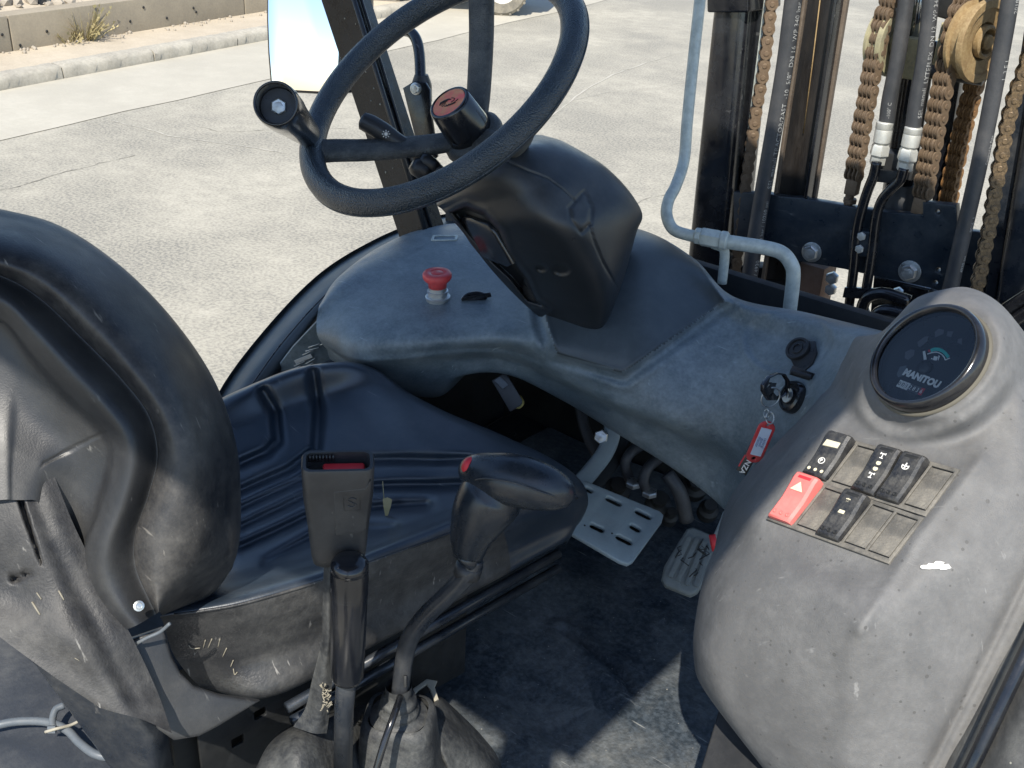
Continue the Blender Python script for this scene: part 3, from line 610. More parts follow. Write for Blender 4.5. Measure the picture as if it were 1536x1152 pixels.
# rubber capped socket lying beside it
c, n = dash_pt(711, 449, .002); e1 = P(730, 437, 1.46)-P(693, 458, 1.46); e1 -= n*(e1@n); e1 /= np.linalg.norm(e1); n = n*.5-ray(711, 449)*.6; n /= np.linalg.norm(n); e1 -= n*(e1@n); e1 /= np.linalg.norm(e1); e2 = np.cross(n, e1)
ol = [c+e1*(.0185*math.cos(a))+e2*(.0120*math.sin(a)) for a in np.linspace(0, 2*math.pi, 29)[:-1]]
cp = part('socket_cap', slab(ol, n, .012, .003), m_gloss, angle=50)
mk('cap_rib', *box(c+n*.002, e1*.017, e2*.0012, n*.004, .0006), m_gloss, cp, angle=40); mk('cap_tab', *box(c+e1*.020+n*0, e1*.004, e2*.003, n*.0018, .0008), m_gloss, cp, angle=40)
# small clear sticker holder near the pillar
c, n = dash_pt(667, 358, .002); e1 = P(690, 362, 1.6)-P(648, 356, 1.6); e1 -= n*(e1@n); e1 /= np.linalg.norm(e1); e2 = np.cross(n, e1)
mk('document_clip', *slab(rrect(c, e1*.02, e2*.012, .3), n, .002, .0005, holes=[rrect(c, e1*.016, e2*.008, .3)]), m_galv, FL, angle=40)

# fender ring round the left of the dash
fr = [[(300, 680, .92), (330, 590, .98), (400, 495, 1.05), (480, 413, 1.11), (560, 363, 1.155), (640, 330, 1.18), (700, 318, 1.18)],
      [(335, 680, .93), (357, 600, 1.0), (422, 508, 1.07), (497, 427, 1.13), (570, 377, 1.175), (645, 341, 1.20), (705, 328, 1.2)],
      [(375, 660, .93), (397, 597, .99), (445, 520, 1.06), (508, 440, 1.12), (575, 385, 1.165), (648, 347, 1.19), (707, 334, 1.19)],
      [(380, 665, .9), (401, 601, .93), (449, 526, 1.0), (511, 445, 1.06), (577, 389, 1.1), (650, 350, 1.13), (708, 337, 1.13)]]
def Wz(rows): return [[tuple(PZ(*p)) for p in r] for r in rows]
fr0 = [tuple(PZ(x+14, y+22, z-.14)) for x, y, z in fr[0]]
A = np.array([fr0]+Wz([fr[0]])+Wz([fr[0]])+Wz(fr[1:])); A[2] = A[1]+(A[3]-A[1])*.06
Gf = net(A, 8, 10); part('fender', (Gf.reshape(-1, 3), gridfaces(*Gf.shape[:2])), m_plinth)
part('fender_edge_line', tube(cr(np.array([PZ(x, y, z+.003) for x, y, z in [(360, 603, 1.0), (425, 512, 1.07), (500, 431, 1.13), (572, 380, 1.175)]]), 8), .0012, 6), m_blue)
# decal plate in the gap
pl = Plane(PZ(400, 575, 1.0), PZ(480, 560, 1.02), PZ(470, 510, 1.10))
dp = part('side_cover', slab([pl.at(x, y, -.004) for x, y in ((385, 640), (398, 575), (440, 520), (478, 480), (540, 540), (560, 600))], pl.n, .004, .001), m_dash, angle=40)
e1 = pl.at(470, 540)-pl.at(420, 580); e1 /= np.linalg.norm(e1)
for k, (px, py, w, hh, mm) in enumerate(((462, 533, 18, 10, m_icon),)): pass
y0 = 0
dl = []
for i in range(9):
    for j in range(2):
        a = pl.at(428+i*4.3+j*22, 566-i*5.6-j*9, .0005); b = pl.at(428+i*4.3+j*22+random.uniform(12, 20), 566-i*5.6-j*9+random.uniform(-8, -5), .0005)
        if j and 2 < i < 7: continue
        d = b-a; L_ = np.linalg.norm(d); d /= L_; e = np.cross(pl.n, d); dl.append(box((a+b)/2, d*L_/2, e*.0009, pl.n*.0003))
V, F = join(dl); mk('decal_lines', V, F, m_white, dp, kind='stuff')
dl = [slab([pl.at(x, y, .001) for x, y in q], pl.n, .0005) for q in (((441, 541), (466, 531), (469, 536), (444, 546)), ((455, 556), (476, 549), (478, 553), (458, 560)))]
V, F = join(dl); mk('decal_box', V, F, m_white, dp, smooth=False)
for px, py in ((481, 554), (489, 551)): mk('rivet', *lathe([(.004, 0), (.004, .001), (.0025, .0015), (.002, .0006)], pl.at(px, py, .001), pl.n, 16), m_zinc, dp, angle=30)
# closed key cap of the fender's far corner, small items on top

# ---- side console
CR = [
 [(1300, 530, 1.30), (1320, 512, 1.27), (1345, 490, 1.22), (1375, 462, 1.2), (1410, 448, 1.18), (1450, 443, 1.17), (1495, 465, 1.15), (1536, 512, 1.13), (1600, 600, 1.1)],
 [(1285, 505, 1.225), (1318, 500, 1.17), (1345, 476, 1.12), (1372, 449, 1.09), (1408, 436, 1.07), (1452, 432, 1.06), (1497, 454, 1.04), (1538, 502, 1.02), (1600, 590, 1.0)],
 [(1262, 545, 1.195), (1288, 541, 1.12), (1318, 520, 1.06), (1350, 490, 1.03), (1395, 465, 1.01), (1445, 465, 1.0), (1490, 490, .985), (1530, 550, .97), (1590, 650, .96)],
 [(1222, 605, 1.205), (1250, 600, 1.12), (1290, 595, 1.04), (1330, 600, 1.0), (1385, 600, .975), (1440, 590, .965), (1500, 600, .945), (1540, 640, .93), (1590, 720, .93)],
 [(1150, 680, 1.225), (1182, 678, 1.14), (1225, 680, 1.05), (1270, 685, 1.0), (1340, 690, .965), (1410, 690, .945), (1475, 700, .92), (1530, 740, .905), (1580, 800, .91)],
 [(1092, 752, 1.24), (1118, 755, 1.14), (1160, 762, 1.055), (1215, 775, .995), (1290, 795, .945), (1370, 800, .915), (1440, 810, .895), (1500, 830, .895), (1550, 900, .90)],
 [(1066, 850, 1.22), (1064, 846, 1.11), (1095, 850, 1.03), (1145, 862, .98), (1220, 880, .93), (1305, 895, .887), (1380, 900, .885), (1450, 930, .895), (1500, 1000, .905)],
 [(1048, 930, 1.22), (1044, 928, 1.11), (1068, 935, 1.02), (1120, 945, .975), (1200, 960, .925), (1288, 950, .882), (1350, 975, .887), (1420, 1020, .9), (1458, 1080, .91)],
 [(1046, 990, 1.22), (1041, 985, 1.1), (1062, 1005, 1.02), (1110, 1030, .985), (1190, 1050, .94), (1278, 1050, .905), (1335, 1065, .905), (1392, 1100, .91), (1418, 1150, .92)],
 [(1062, 1035, 1.22), (1056, 1035, 1.1), (1085, 1070, 1.03), (1130, 1110, 1.0), (1200, 1140, .96), (1275, 1150, .93), (1325, 1160, .925), (1372, 1190, .925), (1390, 1230, .93)],
 [(1130, 1120, 1.2), (1125, 1120, 1.12), (1150, 1160, 1.05), (1190, 1200, 1.02), (1240, 1230, .98), (1290, 1250, .955), (1325, 1260, .95), (1350, 1290, .95), (1370, 1330, .95)]]
A = net([[tuple(p) for p in r] for r in CR], 22, 24); X, Y, D = A[..., 0], A[..., 1], A[..., 2].copy()
# gauge plane and switch plane
GC = P(1394, 540, .965); rh = ray(1394, 540); rh /= np.linalg.norm(rh); GN = -rh*.606+(-RR+UU)/math.sqrt(2)*.795; GN /= np.linalg.norm(GN); GR = .0545
class GP(Plane):
    def __init__(s, o, n): s.o = np.array(o); s.n = np.array(n)
gp = GP(GC, GN)
def pdep(pl, X, Y, off=0.):
    q = VV+RR*((X-768)/FPX)[..., None]+UU*((576-Y)/FPX)[..., None]; return ((pl.o+pl.n*off-CC)@pl.n)/(q@pl.n)
def ppoly(pts): return [tuple(pix(p)[:2]) for p in pts]
s = sdf(ppoly(circ(GC-GN*.004, GN, .060, 36)), X, Y); w = 1-ss(s, 0, 52); D = D*(1-w)+(pdep(gp, X, Y, -.004))*w
_r = ray(1290, 745); _r /= np.linalg.norm(_r); swp = GP(P(1290, 745, .965), -_r*.70+(-.6*RR+.8*UU)*.714); swp.n = swp.n/np.linalg.norm(swp.n)
FT = [(1250, 655), (1436, 707), (1388, 772), (1206, 714)]; FB = [(1203, 716), (1382, 779), (1333, 843), (1155, 778)]
hull = [(1250, 652), (1440, 704), (1335, 848), (1150, 780)]
s = sdf(hull, X, Y); w = 1-ss(s, 0, 75); D = D*(1-w)+pdep(swp, X, Y, -.001)*w
print('SWD', pdep(swp, np.array([1262, 1410, 1200, 1340.]), np.array([680, 690, 770, 840.])))
# pod lip, ridge and blemishes
s = sdf(ppoly(circ(GC+(RR*.004+UU*.002), GN, .079, 40)), X, Y); D -= .004*np.exp(-((s-3)/9)**2); D += .003*np.exp(-((s+13)/8)**2)
s = pdist([(1290, 945), (1330, 880), (1380, 800), (1430, 740), (1470, 690)], X, Y); D -= .004*np.exp(-(s/12)**2)
s = pdist([(1290, 945), (1278, 1030), (1270, 1150)], X, Y); D -= .003*np.exp(-(s/22)**2)
s = pdist([(1395, 1152), (1480, 985), (1545, 850)], X, Y); D += .006*np.exp(-(s/9)**2)
G = CC+(VV+RR*((X-768)/FPX)[..., None]+UU*((576-Y)/FPX)[..., None])*D[..., None]
console = part('console', (G.reshape(-1, 3), gridfaces(*G.shape[:2])), m_console)
# paint splash
pp = []
for cx, cy, w_, h_ in ((1404, 849, 16, 5), (1392, 850, 13, 3.5), (1417, 850, 10, 4.5), (1409, 845, 8, 4)):
    pp.append([(cx+w_*math.cos(a)*random.uniform(.8, 1.15), cy+h_*math.sin(a)*random.uniform(.7, 1.2)) for a in np.linspace(0, 2*math.pi, 15)[:-1]])
def on_surf(poly, X=X, Y=Y, D=D, off=.001):
    out = []
    for x, y in poly: k = np.argmin((X-x)**2+(Y-y)**2); out.append(P(x, y, D.reshape(-1)[k]-off))
    return out
V, F = join([(np.array(on_surf(p, off=.0012+.0002*i)), [list(range(len(p)))]) for i, p in enumerate(pp)]); mk('paint_splash', V, F, m_white, console, smooth=False)
# gauge
ga = empty('gauge', GC, parent=FL)
V, F = lathe([(GR*.99, -.008), (GR, .0), (GR, .006), (GR*.985, .010), (GR*.95, .0125), (GR*.90, .0125), (GR*.875, .0105), (GR*.865, .007), (GR*.86, .001)], GC, GN, 72, caps=False); mk('bezel', V, F, m_gloss, ga)
V, F = lathe([(GR*1.035, -.004), (GR*1.035, -.0015), (GR*.99, -.001)], GC, GN, 64, caps=False); mk('gasket', V, F, m_gasket, ga)
V, F = lathe([(GR*.87, 0), (GR*.87, .0008)], GC+GN*.0, GN, 64); face = mk('dial', V, F, m_gaugeface, ga, angle=30)
gc_ = circ(GC+GN*.0078, GN, GR*.868, 64); gg = mk('gauge_glass', gc_, [list(range(64))], m_glass, ga, smooth=False)
if np.array(gg.data.polygons[0].normal)@GN < 0: gg.data.flip_normals()
gf = GP(GC+GN*.0010, GN)
def gpoly(name, polys, m, off=0.0003): V, F = join([(np.array([gf.at(x, y, off) for x, y in p]), [list(range(len(p)))]) for p in polys]); return mk(name, V, F, m, face, smooth=False)
def ribbon(pts, w):
    pts = np.array(pts, float); o1 = []; o2 = []
    for i in range(len(pts)):
        t_ = pts[min(i+1, len(pts)-1)]-pts[max(i-1, 0)]; t_ /= np.linalg.norm(t_); n_ = np.array([-t_[1], t_[0]]); o1.append(pts[i]+n_*w/2); o2.append(pts[i]-n_*w/2)
    return [[tuple(o1[i]), tuple(o1[i+1]), tuple(o2[i+1]), tuple(o2[i])] for i in range(len(pts)-1)]
gpoly('fuel_arc', ribbon(spl([(1396, 526), (1402, 524), (1409, 524.5), (1416, 528), (1423, 536)], 5), 5), m_teal)
gpoly('fuel_scale', ribbon(spl([(1391, 531), (1400, 528.5), (1408, 529), (1415, 534), (1418, 540)], 5), 1.6)+ribbon([(1418, 540), (1425, 537)], 1.6), m_white)
gpoly('needle', [[(1384, 527), (1387.5, 526), (1390.5, 541), (1385.5, 540)]], m_white, .002)
gpoly('needle_tip', [[(1392, 525), (1395, 524), (1396, 528), (1392, 528)]], m_redprint)
gpoly('fuel_symbol', [[(1401, 534), (1407, 535), (1405, 541), (1399, 540)], [(1408, 533), (1410, 534), (1407.5, 541), (1406.5, 540)], [(1397, 537), (1399, 537.5), (1398.5, 539), (1396.5, 538.5)]], m_white)
gpoly('warning_symbol', [[(1376, 513), (1387, 505), (1393, 504), (1391, 512), (1380, 521), (1377, 519)], [(1402, 498), (1408, 493), (1416, 495), (1415, 501), (1403, 506)], [(1358, 528), (1366, 524), (1372, 525), (1371, 533), (1362, 540), (1357, 537)], [(1421, 497), (1430, 497), (1427, 506), (1420, 504)], [(1437, 509), (1443, 507), (1443, 517), (1436, 514)]], m_icon)
gpoly('warning_lens', [[(1350, 550), (1360, 548), (1357, 563), (1347, 566), (1345, 561)]], m_cable)
V, F = lathe([(.0075, 0), (.007, .003), (.003, .0035)], gf.at(1388, 552), GN, 24); mk('needle_hub', V, F, m_black, face)
ex = gf.at(1400, 574)-gf.at(1366, 561); ex /= np.linalg.norm(ex); ey_ = np.cross(GN, ex)
text('maker_name', 'MANITOU', gf.at(1383, 567.5), ex, GN, .0090, m_white, face, bold=.0006)
for i, ch in enumerate('0012836'):
    c = gf.at(1350+i*5.4, 575.5+i*2.0); V, F = box(c, ex*.0019, ey_*.0036, GN*.0003); mk('counter_digit', V, F, m_redprint if i == 6 else m_white if i in (0, 1, 2) else m_icon, face, smooth=False)
    text('digit', ch, c+GN*.0003, ex, GN, .0058, m_dark if i < 3 else m_white, face, off=.0004)
# switch panels
def quadpt(Q, u, v, off=0.):
    a = np.array(Q, float); p_ = (a[0]*(1-u)+a[1]*u)*(1-v)+(a[3]*(1-u)+a[2]*u)*v; return swp.at(p_[0], p_[1])+swp.n*off
def rquad(Q, u0, u1, v0, v1, off=0.): return [quadpt(Q, u0, v0, off), quadpt(Q, u1, v0, off), quadpt(Q, u1, v1, off), quadpt(Q, u0, v1, off)]
for Q, kinds in ((FT, 'sbssb'), (FB, 'rbsbb')):
    fo = rquad(Q, -.012, 1.02, -.03, 1.05, .0025); holes = [rquad(Q, .0+i*.2+.012, (i+1)*.2-.008, .05, .95, .0025) for i in range(5)]
    fr_ = part('switch_frame', slab(fo, swp.n, .004, .0008, holes=holes), m_blank, angle=40)
    for i, kd_ in enumerate(kinds):
        if kd_ == 'b': mk('blank_cover', *slab(rquad(Q, i*.2+.018, (i+1)*.2-.014, .08, .92, .0022), swp.n, .003, .0006), m_blank, fr_, angle=40); continue
        u0, u1 = i*.2+.006, (i+1)*.2-.010; prof = [(.0, .003), (.0, .0125), (.035, .0145), (.14, .0145), (.3, .0125), (.55, .0100), (.85, .0095), (.97, .0095), (1.0, .0080), (1.0, .0008)]; HS = lambda v: float(np.interp(v, [p[0] for p in prof[2:8]], [p[1] for p in prof[2:8]]))
        V = []
        for v_, h_ in prof:
            for uu_, k_ in ((0, -.002), (.0, -.0025), (.10, 0), (.9, 0), (1.0, -.0025), (1., -.002)):
                hh = -.001 if (k_ == -.002) else max(h_+k_, -.001); V.append(quadpt(Q, u0+(u1-u0)*uu_, v_, hh))
        F = gridfaces(len(prof), 6)+[[5, 4, 3, 2, 1, 0], [(len(prof)-1)*6+j for j in range(6)]]
        red = kd_ == 'r'; rk = mk('rocker_switch', V, F, m_pink if red else m_switch, fr_, angle=38, label='bright red hazard rocker' if red else None)
        def sp(u, v, h): return quadpt(Q, u0+(u1-u0)*u, v, HS(v)+.0003)
        eu = sp(.8, .5, 0)-sp(.2, .5, 0); eu /= np.linalg.norm(eu); ev = sp(.5, .1, 0)-sp(.5, .9, 0); ev /= np.linalg.norm(ev)
        for k in range(3):
            c = sp(.22+.28*k, .88, .0079); V, F = lathe([(.0015, 0), (.0019, .0003), (.0012, .0004), (.0009, -.0006)], c, swp.n, 14); mk('indicator_dot', V, F, m_cream_print if (i == 0 and not red) else (m_pink if red else m_dark), rk)
        if i == 0 and not red:
            V, F = slab([sp(.2, .05, .0130), sp(.85, .05, .0130), sp(.8, .34, .0122), sp(.2, .36, .0122)], swp.n, .002, .0004); mk('lit_lens', V, F, m_cream_print, rk, angle=40)
            c = sp(.5, .66, .0087); V, F = slab(circ(c+swp.n*.0004, swp.n, .0035, 24), swp.n, .0004, holes=[circ(c+swp.n*.0004, swp.n, .0028, 20)]); mk('symbol_ring', V, F, m_white, rk, smooth=False)
            text('symbol', 'P', c, eu, swp.n, .0048, m_white, rk, bold=.0002, off=.0008)
        else:
            V, F = slab([sp(.25, .07, .0129), sp(.8, .07, .0129), sp(.8, .13, .0129), sp(.25, .13, .0129)], swp.n, .0008, .0002); mk('finger_notch', V, F, m_dark if not red else m_redprint, rk, angle=40)
            if red:
                tr_ = [sp(.5, .2, .0123), sp(.78, .38, .0108), sp(.22, .38, .0108)]; V, F = join([(np.array(tr_)+swp.n*.0006, [[0, 1, 2]])]); mk('hazard_triangle', V, F, m_cream_print, rk, smooth=False)
            elif i == 2 and Q is FB:
                text('symbol', '*', sp(.5, .26, .0118), eu, swp.n, .010, m_cream_print, rk, bold=.0003); V, F = slab([sp(.36, .42, .0105), sp(.62, .42, .0105), sp(.62, .50, .0100), sp(.36, .50, .0100)], swp.n, .0006, .0002); mk('pilot_light', V, F, m_cream_print, rk, angle=40)
            elif i == 2:
                def glyph(vv):
                    c = sp(.5, vv, .0108-(vv-.3)*.005); return [box(c+ev*.0022, eu*.0024, ev*.0004, swp.n*.0003), box(c, eu*.0003, ev*.0022, swp.n*.0003), box(c-ev*.0022, eu*.0016, ev*.0004, swp.n*.0003), box(c+ev*.0022-eu*.0024, eu*.0004, ev*.001, swp.n*.0003), box(c+ev*.0022+eu*.0024, eu*.0004, ev*.001, swp.n*.0003)]
                V, F = join(glyph(.24)+glyph(.66)); mk('drive_symbol', V, F, m_white, rk, smooth=False)
                for vv in (.38, .5): V, F = slab(circ(sp(.5, vv, .0104), swp.n, .0024, 16), swp.n, .0005, .0001); mk('pilot_light', V, F, m_cream_print, rk, angle=40)
            else:
                c = sp(.5, .30, .0113); V, F = slab(circ(c, swp.n, .0036, 24), swp.n, .0006, holes=[circ(c, swp.n, .0029, 20)]); V2, F2 = box(c, eu*.003, ev*.0005, swp.n*.0004); V3, F3 = box(c, eu*.0005, ev*.003, swp.n*.0004); V, F = join([(V, F), (V2, F2), (V3, F3)]); mk('gearbox_symbol', V, F, m_white, rk, smooth=False)
# ---- rails at the right of the console
def zline(pts, z): return np.array([PZ(x, y, z) for x, y in pts])
rl = [[(1330, 1250, .97), (1395, 1135, .94), (1480, 970, .93), (1570, 800, .93), (1660, 640, .94)],
      [(1352, 1260, .95), (1417, 1138, .925), (1497, 975, .918), (1584, 808, .918), (1672, 650, .93)],
      [(1376, 1270, .93), (1440, 1143, .905), (1516, 982, .90), (1600, 815, .90), (1690, 660, .92)],
      [(1384, 1272, .95), (1450, 1143, .925), (1526, 985, .92), (1612, 820, .92), (1700, 665, .94)]]
A = np.array([[tuple(P(*p)) for p in r] for r in rl]); G = net(A, 5, 6); part('sill', (G.reshape(-1, 3), gridfaces(*G.shape[:2])), m_cowl)
part('sill_trim', tube(spl([P(1395, 1270, .90), P(1457, 1150, .88), P(1536, 985, .875), P(1620, 815, .88), P(1700, 660, .9)], 6), .0062, 14), m_mast)
rl = [[(1405, 1275, .91), (1466, 1152, .885), (1545, 990, .88), (1630, 820, .885)], [(1450, 1300, .87), (1510, 1170, .85), (1590, 1010, .85), (1680, 840, .86)], [(1560, 1330, .84), (1620, 1200, .82), (1700, 1040, .82), (1790, 870, .83)]]
A = np.array([[tuple(P(*p)) for p in r] for r in rl]); G = net(A, 5, 6); part('side_cowl', (G.reshape(-1, 3), gridfaces(*G.shape[:2])), m_cowl)
# lower cover between the floor and the console
pl = Plane(P(1075, 1060, 1.12), P(1045, 1160, 1.08), P(1160, 1160, 1.05))
part('kick_cover', slab([pl.at(x, y) for x, y in ((1078, 1062), (1045, 1170), (1010, 1300), (1250, 1330), (1170, 1160), (1130, 1110))], pl.n, .01, .003), m_shell, angle=40)

# ---- ignition and key
c0, n0 = dash_pt2(1190, 596)
V, F = lathe([(.0195, -.002), (.0195, .003), (.018, .0065), (.0145, .0075), (.0135, .0055), (.0098, .0055), (.0094, .0085), (.0, .0085)], c0, n0, 36); ig = part('ignition_lock', (V, F), m_gloss, angle=35)
V, F = lathe([(.0088, 0), (.0086, .0012), (.0, .0012)], c0+n0*.0082, n0, 28); mk('lock_barrel', V, F, m_zinc, ig, angle=35)
mk('key_slot', *box(c0+n0*.0096, UU*.0045, RR*.0008, n0*.0003), m_dark, ig)
cc2, n2 = dash_pt2(1205, 533); cc2 = cc2+n2*.012; t2 = -ray(1205, 533); t2 /= np.linalg.norm(t2); n2 = n2*.75+t2*.25; n2 /= np.linalg.norm(n2)
V, F = lathe([(.0150, -.003), (.0155, .001), (.0145, .003), (.0118, .003), (.011, .0012), (.0075, .0012), (.007, .0025), (.0052, .0025), (.0048, .001), (.0, .001)], cc2, n2, 34); mk('lock_cap', V, F, m_black, ig, angle=35)
cl2 = GP(cc2-n2*.001, n2); V, F = slab([cl2.at(x, y) for x, y in ((1186, 520), (1200, 510), (1222, 511), (1225, 528), (1218, 545), (1206, 556), (1192, 552), (1186, 540))], n2, .004, .0015); mk('cap_flap', V, F, m_black, ig, angle=40)
V, F = join([box(P(1207, 560, (c0-CC)@VV-.012), RR*.011+UU*-.004, UU*.0035+RR*.001, n0*.006, .001), tube([P(1186, 557, (c0-CC)@VV-.012), P(1215, 566, (c0-CC)@VV-.012)], .004, 12)]); mk('cap_hinge', V, F, m_black, ig, angle=40)
kd0 = (c0-CC)@VV
kp = Plane(P(1165, 580, kd0-.045), P(1186, 590, kd0-.012), P(1165, 600, kd0-.040))
key = empty('ignition_key', c0+n0*.01, 'black-headed key in the ignition with a red label fob hanging from its ring', 'key')
V, F = slab([kp.at(x, y) for x, y in ((1147, 588), (1147, 578), (1155, 565), (1168, 559), (1180, 561), (1186, 570), (1186, 584), (1180, 594), (1168, 601), (1155, 601))], kp.n, .006, .002, holes=[[kp.at(x, y) for x, y in ((1153, 590), (1152, 583), (1157, 577), (1163, 577), (1160, 586))]]); mk('key_head', V, F, m_gloss, key, angle=45)
V, F = box((kp.at(1183, 588)+c0+n0*.008)/2, (c0+n0*.008-kp.at(1183, 588))/2, UU*.004, np.cross(UU, n0)*.001, .0003); mk('key_blade', V, F, m_zinc, key, angle=40)
rp = Plane(P(1156, 596, kd0-.05), P(1166, 600, kd0-.045), P(1152, 612, kd0-.045))
cR = rp.at(1156, 596); e1 = rp.at(1169, 596)-cR; e1 = e1/np.linalg.norm(e1); e2 = np.cross(rp.n, e1)
V, F = tube([cR+.0118*(math.cos(a)*e1+math.sin(a)*e2) for a in np.linspace(0, 2*math.pi, 49)[:-1]], .0009, 8, closed=True); mk('split_ring', V, F, m_zinc, key)
V, F = join([tube([P(1150+4*math.cos(a), 621+7*math.sin(a), kd0-.05+.003*math.sin(a*2)) for a in np.linspace(0, 2*math.pi, 21)[:-1]], .0008, 6, closed=True), tube([P(1155+6*math.cos(a), 627+9*math.sin(a), kd0-.046) for a in np.linspace(0, 2*math.pi, 25)[:-1]], .0008, 6, closed=True)]); mk('chain_link', V, F, m_zinc, key)
fp_ = Plane(P(1150, 640, kd0-.03), P(1160, 650, kd0-.026), P(1130, 690, kd0-.005))
a_, b_2 = fp_.at(1149.5, 644), fp_.at(1132.5, 684); ax_ = (b_2-a_); L_ = np.linalg.norm(ax_); ax_ /= L_; sd = np.cross(fp_.n, ax_); wR = .0098
ol = [a_+wR*(math.cos(t_)*sd-math.sin(t_)*ax_) for t_ in np.linspace(0, math.pi, 12)]+[b_2+wR*(math.cos(t_)*sd-math.sin(t_)*ax_) for t_ in np.linspace(math.pi, 2*math.pi, 12)]
V, F = slab(ol, fp_.n, .0032, .0009, holes=[circ(a_-ax_*.005, fp_.n, .0018, 12), circ(b_2+ax_*.004, fp_.n, .0024, 14)]); fob = mk('key_fob', V, F, m_red, key, angle=45)
lb = rrect((a_+b_2)/2-ax_*.0012, ax_*L_*.5, sd*.0062, .1); V, F = slab([p+fp_.n*.0006 for p in lb], fp_.n, .0008); m_lab = mat('paper_label', (.62, .70, .82), .5, bump=0); m_ink = mat('blue_ink', (.06, .12, .3), .6, bump=0)
mk('paper_label', V, F, m_lab, fob, smooth=False)
for k, tx in enumerate(('tractor', 'gasoil', 'manitou'[:0]+'central')): text('handwriting', tx, (a_+b_2)/2-ax_*.0012+sd*(.0034-.0034*k)*-1+fp_.n*.0008, ax_*-1 if False else ax_, fp_.n, .0048, m_ink, fob)
# second, black printed tag behind the fob
tp = Plane(P(1125, 680, kd0+.004), P(1130, 700, kd0+.006), P(1110, 708, kd0+.012))
V, F = slab([tp.at(x, y) for x, y in ((1124, 668), (1140, 676), (1119, 713), (1104, 705))], tp.n, .003, .0006); tg = mk('black_tag', V, F, m_black, key, angle=40)
e_ = tp.at(1128, 690)-tp.at(1117, 708); text('tag_print', 'INZA', tp.at(1119, 699)+tp.n*.0002, -e_, tp.n, .0085, m_white, tg, bold=.0002, off=.0008)
V, F = slab([tp.at(x, y, .0008) for x, y in ((1117, 682), (1119, 683), (1109, 700), (1107, 699))], tp.n, .0006); mk('tag_stripe', V, F, m_redprint, tg, smooth=False)

# ---- seat
seat = empty('seat', (-.9, .55, 1.0), parent=FL)
SR = [
 [(290, 660, 1.10), (345, 610, 1.12), (440, 575, 1.13), (510, 566, 1.13), (545, 570, 1.13), (575, 585, 1.12), (590, 610, 1.06)],
 [(285, 630, 1.18), (345, 592, 1.205), (440, 554, 1.222), (508, 543, 1.222), (545, 547, 1.21), (575, 562, 1.19), (592, 590, 1.10)],
 [(290, 680, 1.17), (368, 640, 1.182), (450, 608, 1.185), (515, 592, 1.19), (575, 580, 1.20), (618, 592, 1.185), (640, 620, 1.10)],
 [(310, 740, 1.15), (398, 700, 1.16), (480, 668, 1.165), (560, 648, 1.18), (628, 628, 1.195), (684, 624, 1.185), (712, 655, 1.10)],
 [(335, 800, 1.145), (430, 762, 1.15), (520, 735, 1.155), (610, 700, 1.17), (690, 672, 1.19), (756, 654, 1.18), (785, 688, 1.09)],
 [(350, 848, 1.145), (450, 815, 1.15), (550, 785, 1.155), (660, 738, 1.17), (758, 705, 1.19), (826, 688, 1.175), (850, 725, 1.09)],
 [(310, 885, 1.175), (430, 855, 1.175), (560, 815, 1.18), (690, 765, 1.185), (800, 732, 1.19), (862, 713, 1.165), (878, 750, 1.09)],
 [(246, 920, 1.195), (370, 893, 1.20), (490, 858, 1.20), (625, 808, 1.195), (775, 757, 1.18), (874, 738, 1.145), (878, 765, 1.09)],
 [(245, 935, 1.18), (378, 925, 1.178), (500, 885, 1.178), (640, 832, 1.17), (785, 780, 1.155), (874, 760, 1.12), (872, 780, 1.08)],
 [(262, 985, 1.13), (392, 985, 1.12), (514, 935, 1.12), (652, 872, 1.115), (792, 812, 1.105), (862, 785, 1.10), (860, 795, 1.07)],
 [(300, 1030, 1.09), (402, 1042, 1.085), (522, 986, 1.08), (662, 912, 1.08), (792, 842, 1.08), (848, 812, 1.08), (850, 815, 1.06)],
 [(320, 1030, 1.06), (405, 1042, 1.055), (520, 985, 1.05), (655, 912, 1.05), (785, 842, 1.05), (838, 815, 1.05), (845, 810, 1.04)]]
G = net(Wz(SR), 18, 24); X, Y, D = pix(G)
h = np.zeros(X.shape)
grooves = [[(395, 587), (413, 617), (417, 661), (400, 680), (362, 696)], [(470, 557), (478, 617), (474, 674), (433, 706), (360, 738)], [(360, 765), (450, 722), (490, 700), (560, 690), (705, 690)],
 [(362, 792), (455, 746), (500, 733), (565, 730), (695, 727)], [(362, 822), (460, 776), (505, 765), (565, 762), (640, 757)], [(400, 842), (470, 806), (520, 795), (590, 792)]]
for gr in grooves:
    d = pdist(gr, X, Y); h -= .016*np.exp(-(d/8)**2)
d = pdist([(305, 868), (400, 850), (500, 822), (600, 790), (700, 752)], X, Y); h -= .004*np.exp(-(d/7)**2)
topmask = np.zeros(X.shape); nr = X.shape[0]; topmask[int(nr*.06):int(nr*.60)] = 1
h *= topmask
dirn = (CC-G)/np.linalg.norm(CC-G, axis=-1)[..., None]; G = G+dirn*h[..., None]
G[..., 2] += .0004*np.sin(G[..., 0]*60+G[..., 1]*45)
cush = mk('seat_cushion', G.reshape(-1, 3), gridfaces(*G.shape[:2]), m_vinyl, seat)
cush.data.materials.append(m_vinyl_side); nc = G.shape[1]
for p in cush.data.polygons:
    r_ = p.index//(nc-1); c_ = p.index % (nc-1)
    if r_ > 7*18+6 and c_ < nc*.62-(r_-130)*.0: p.material_index = 1
V, F = tube(cr(G[7*18+7, 4:120:8], 4), .0016, 8); mk('piping', V, F, m_vinyl_side, cush)
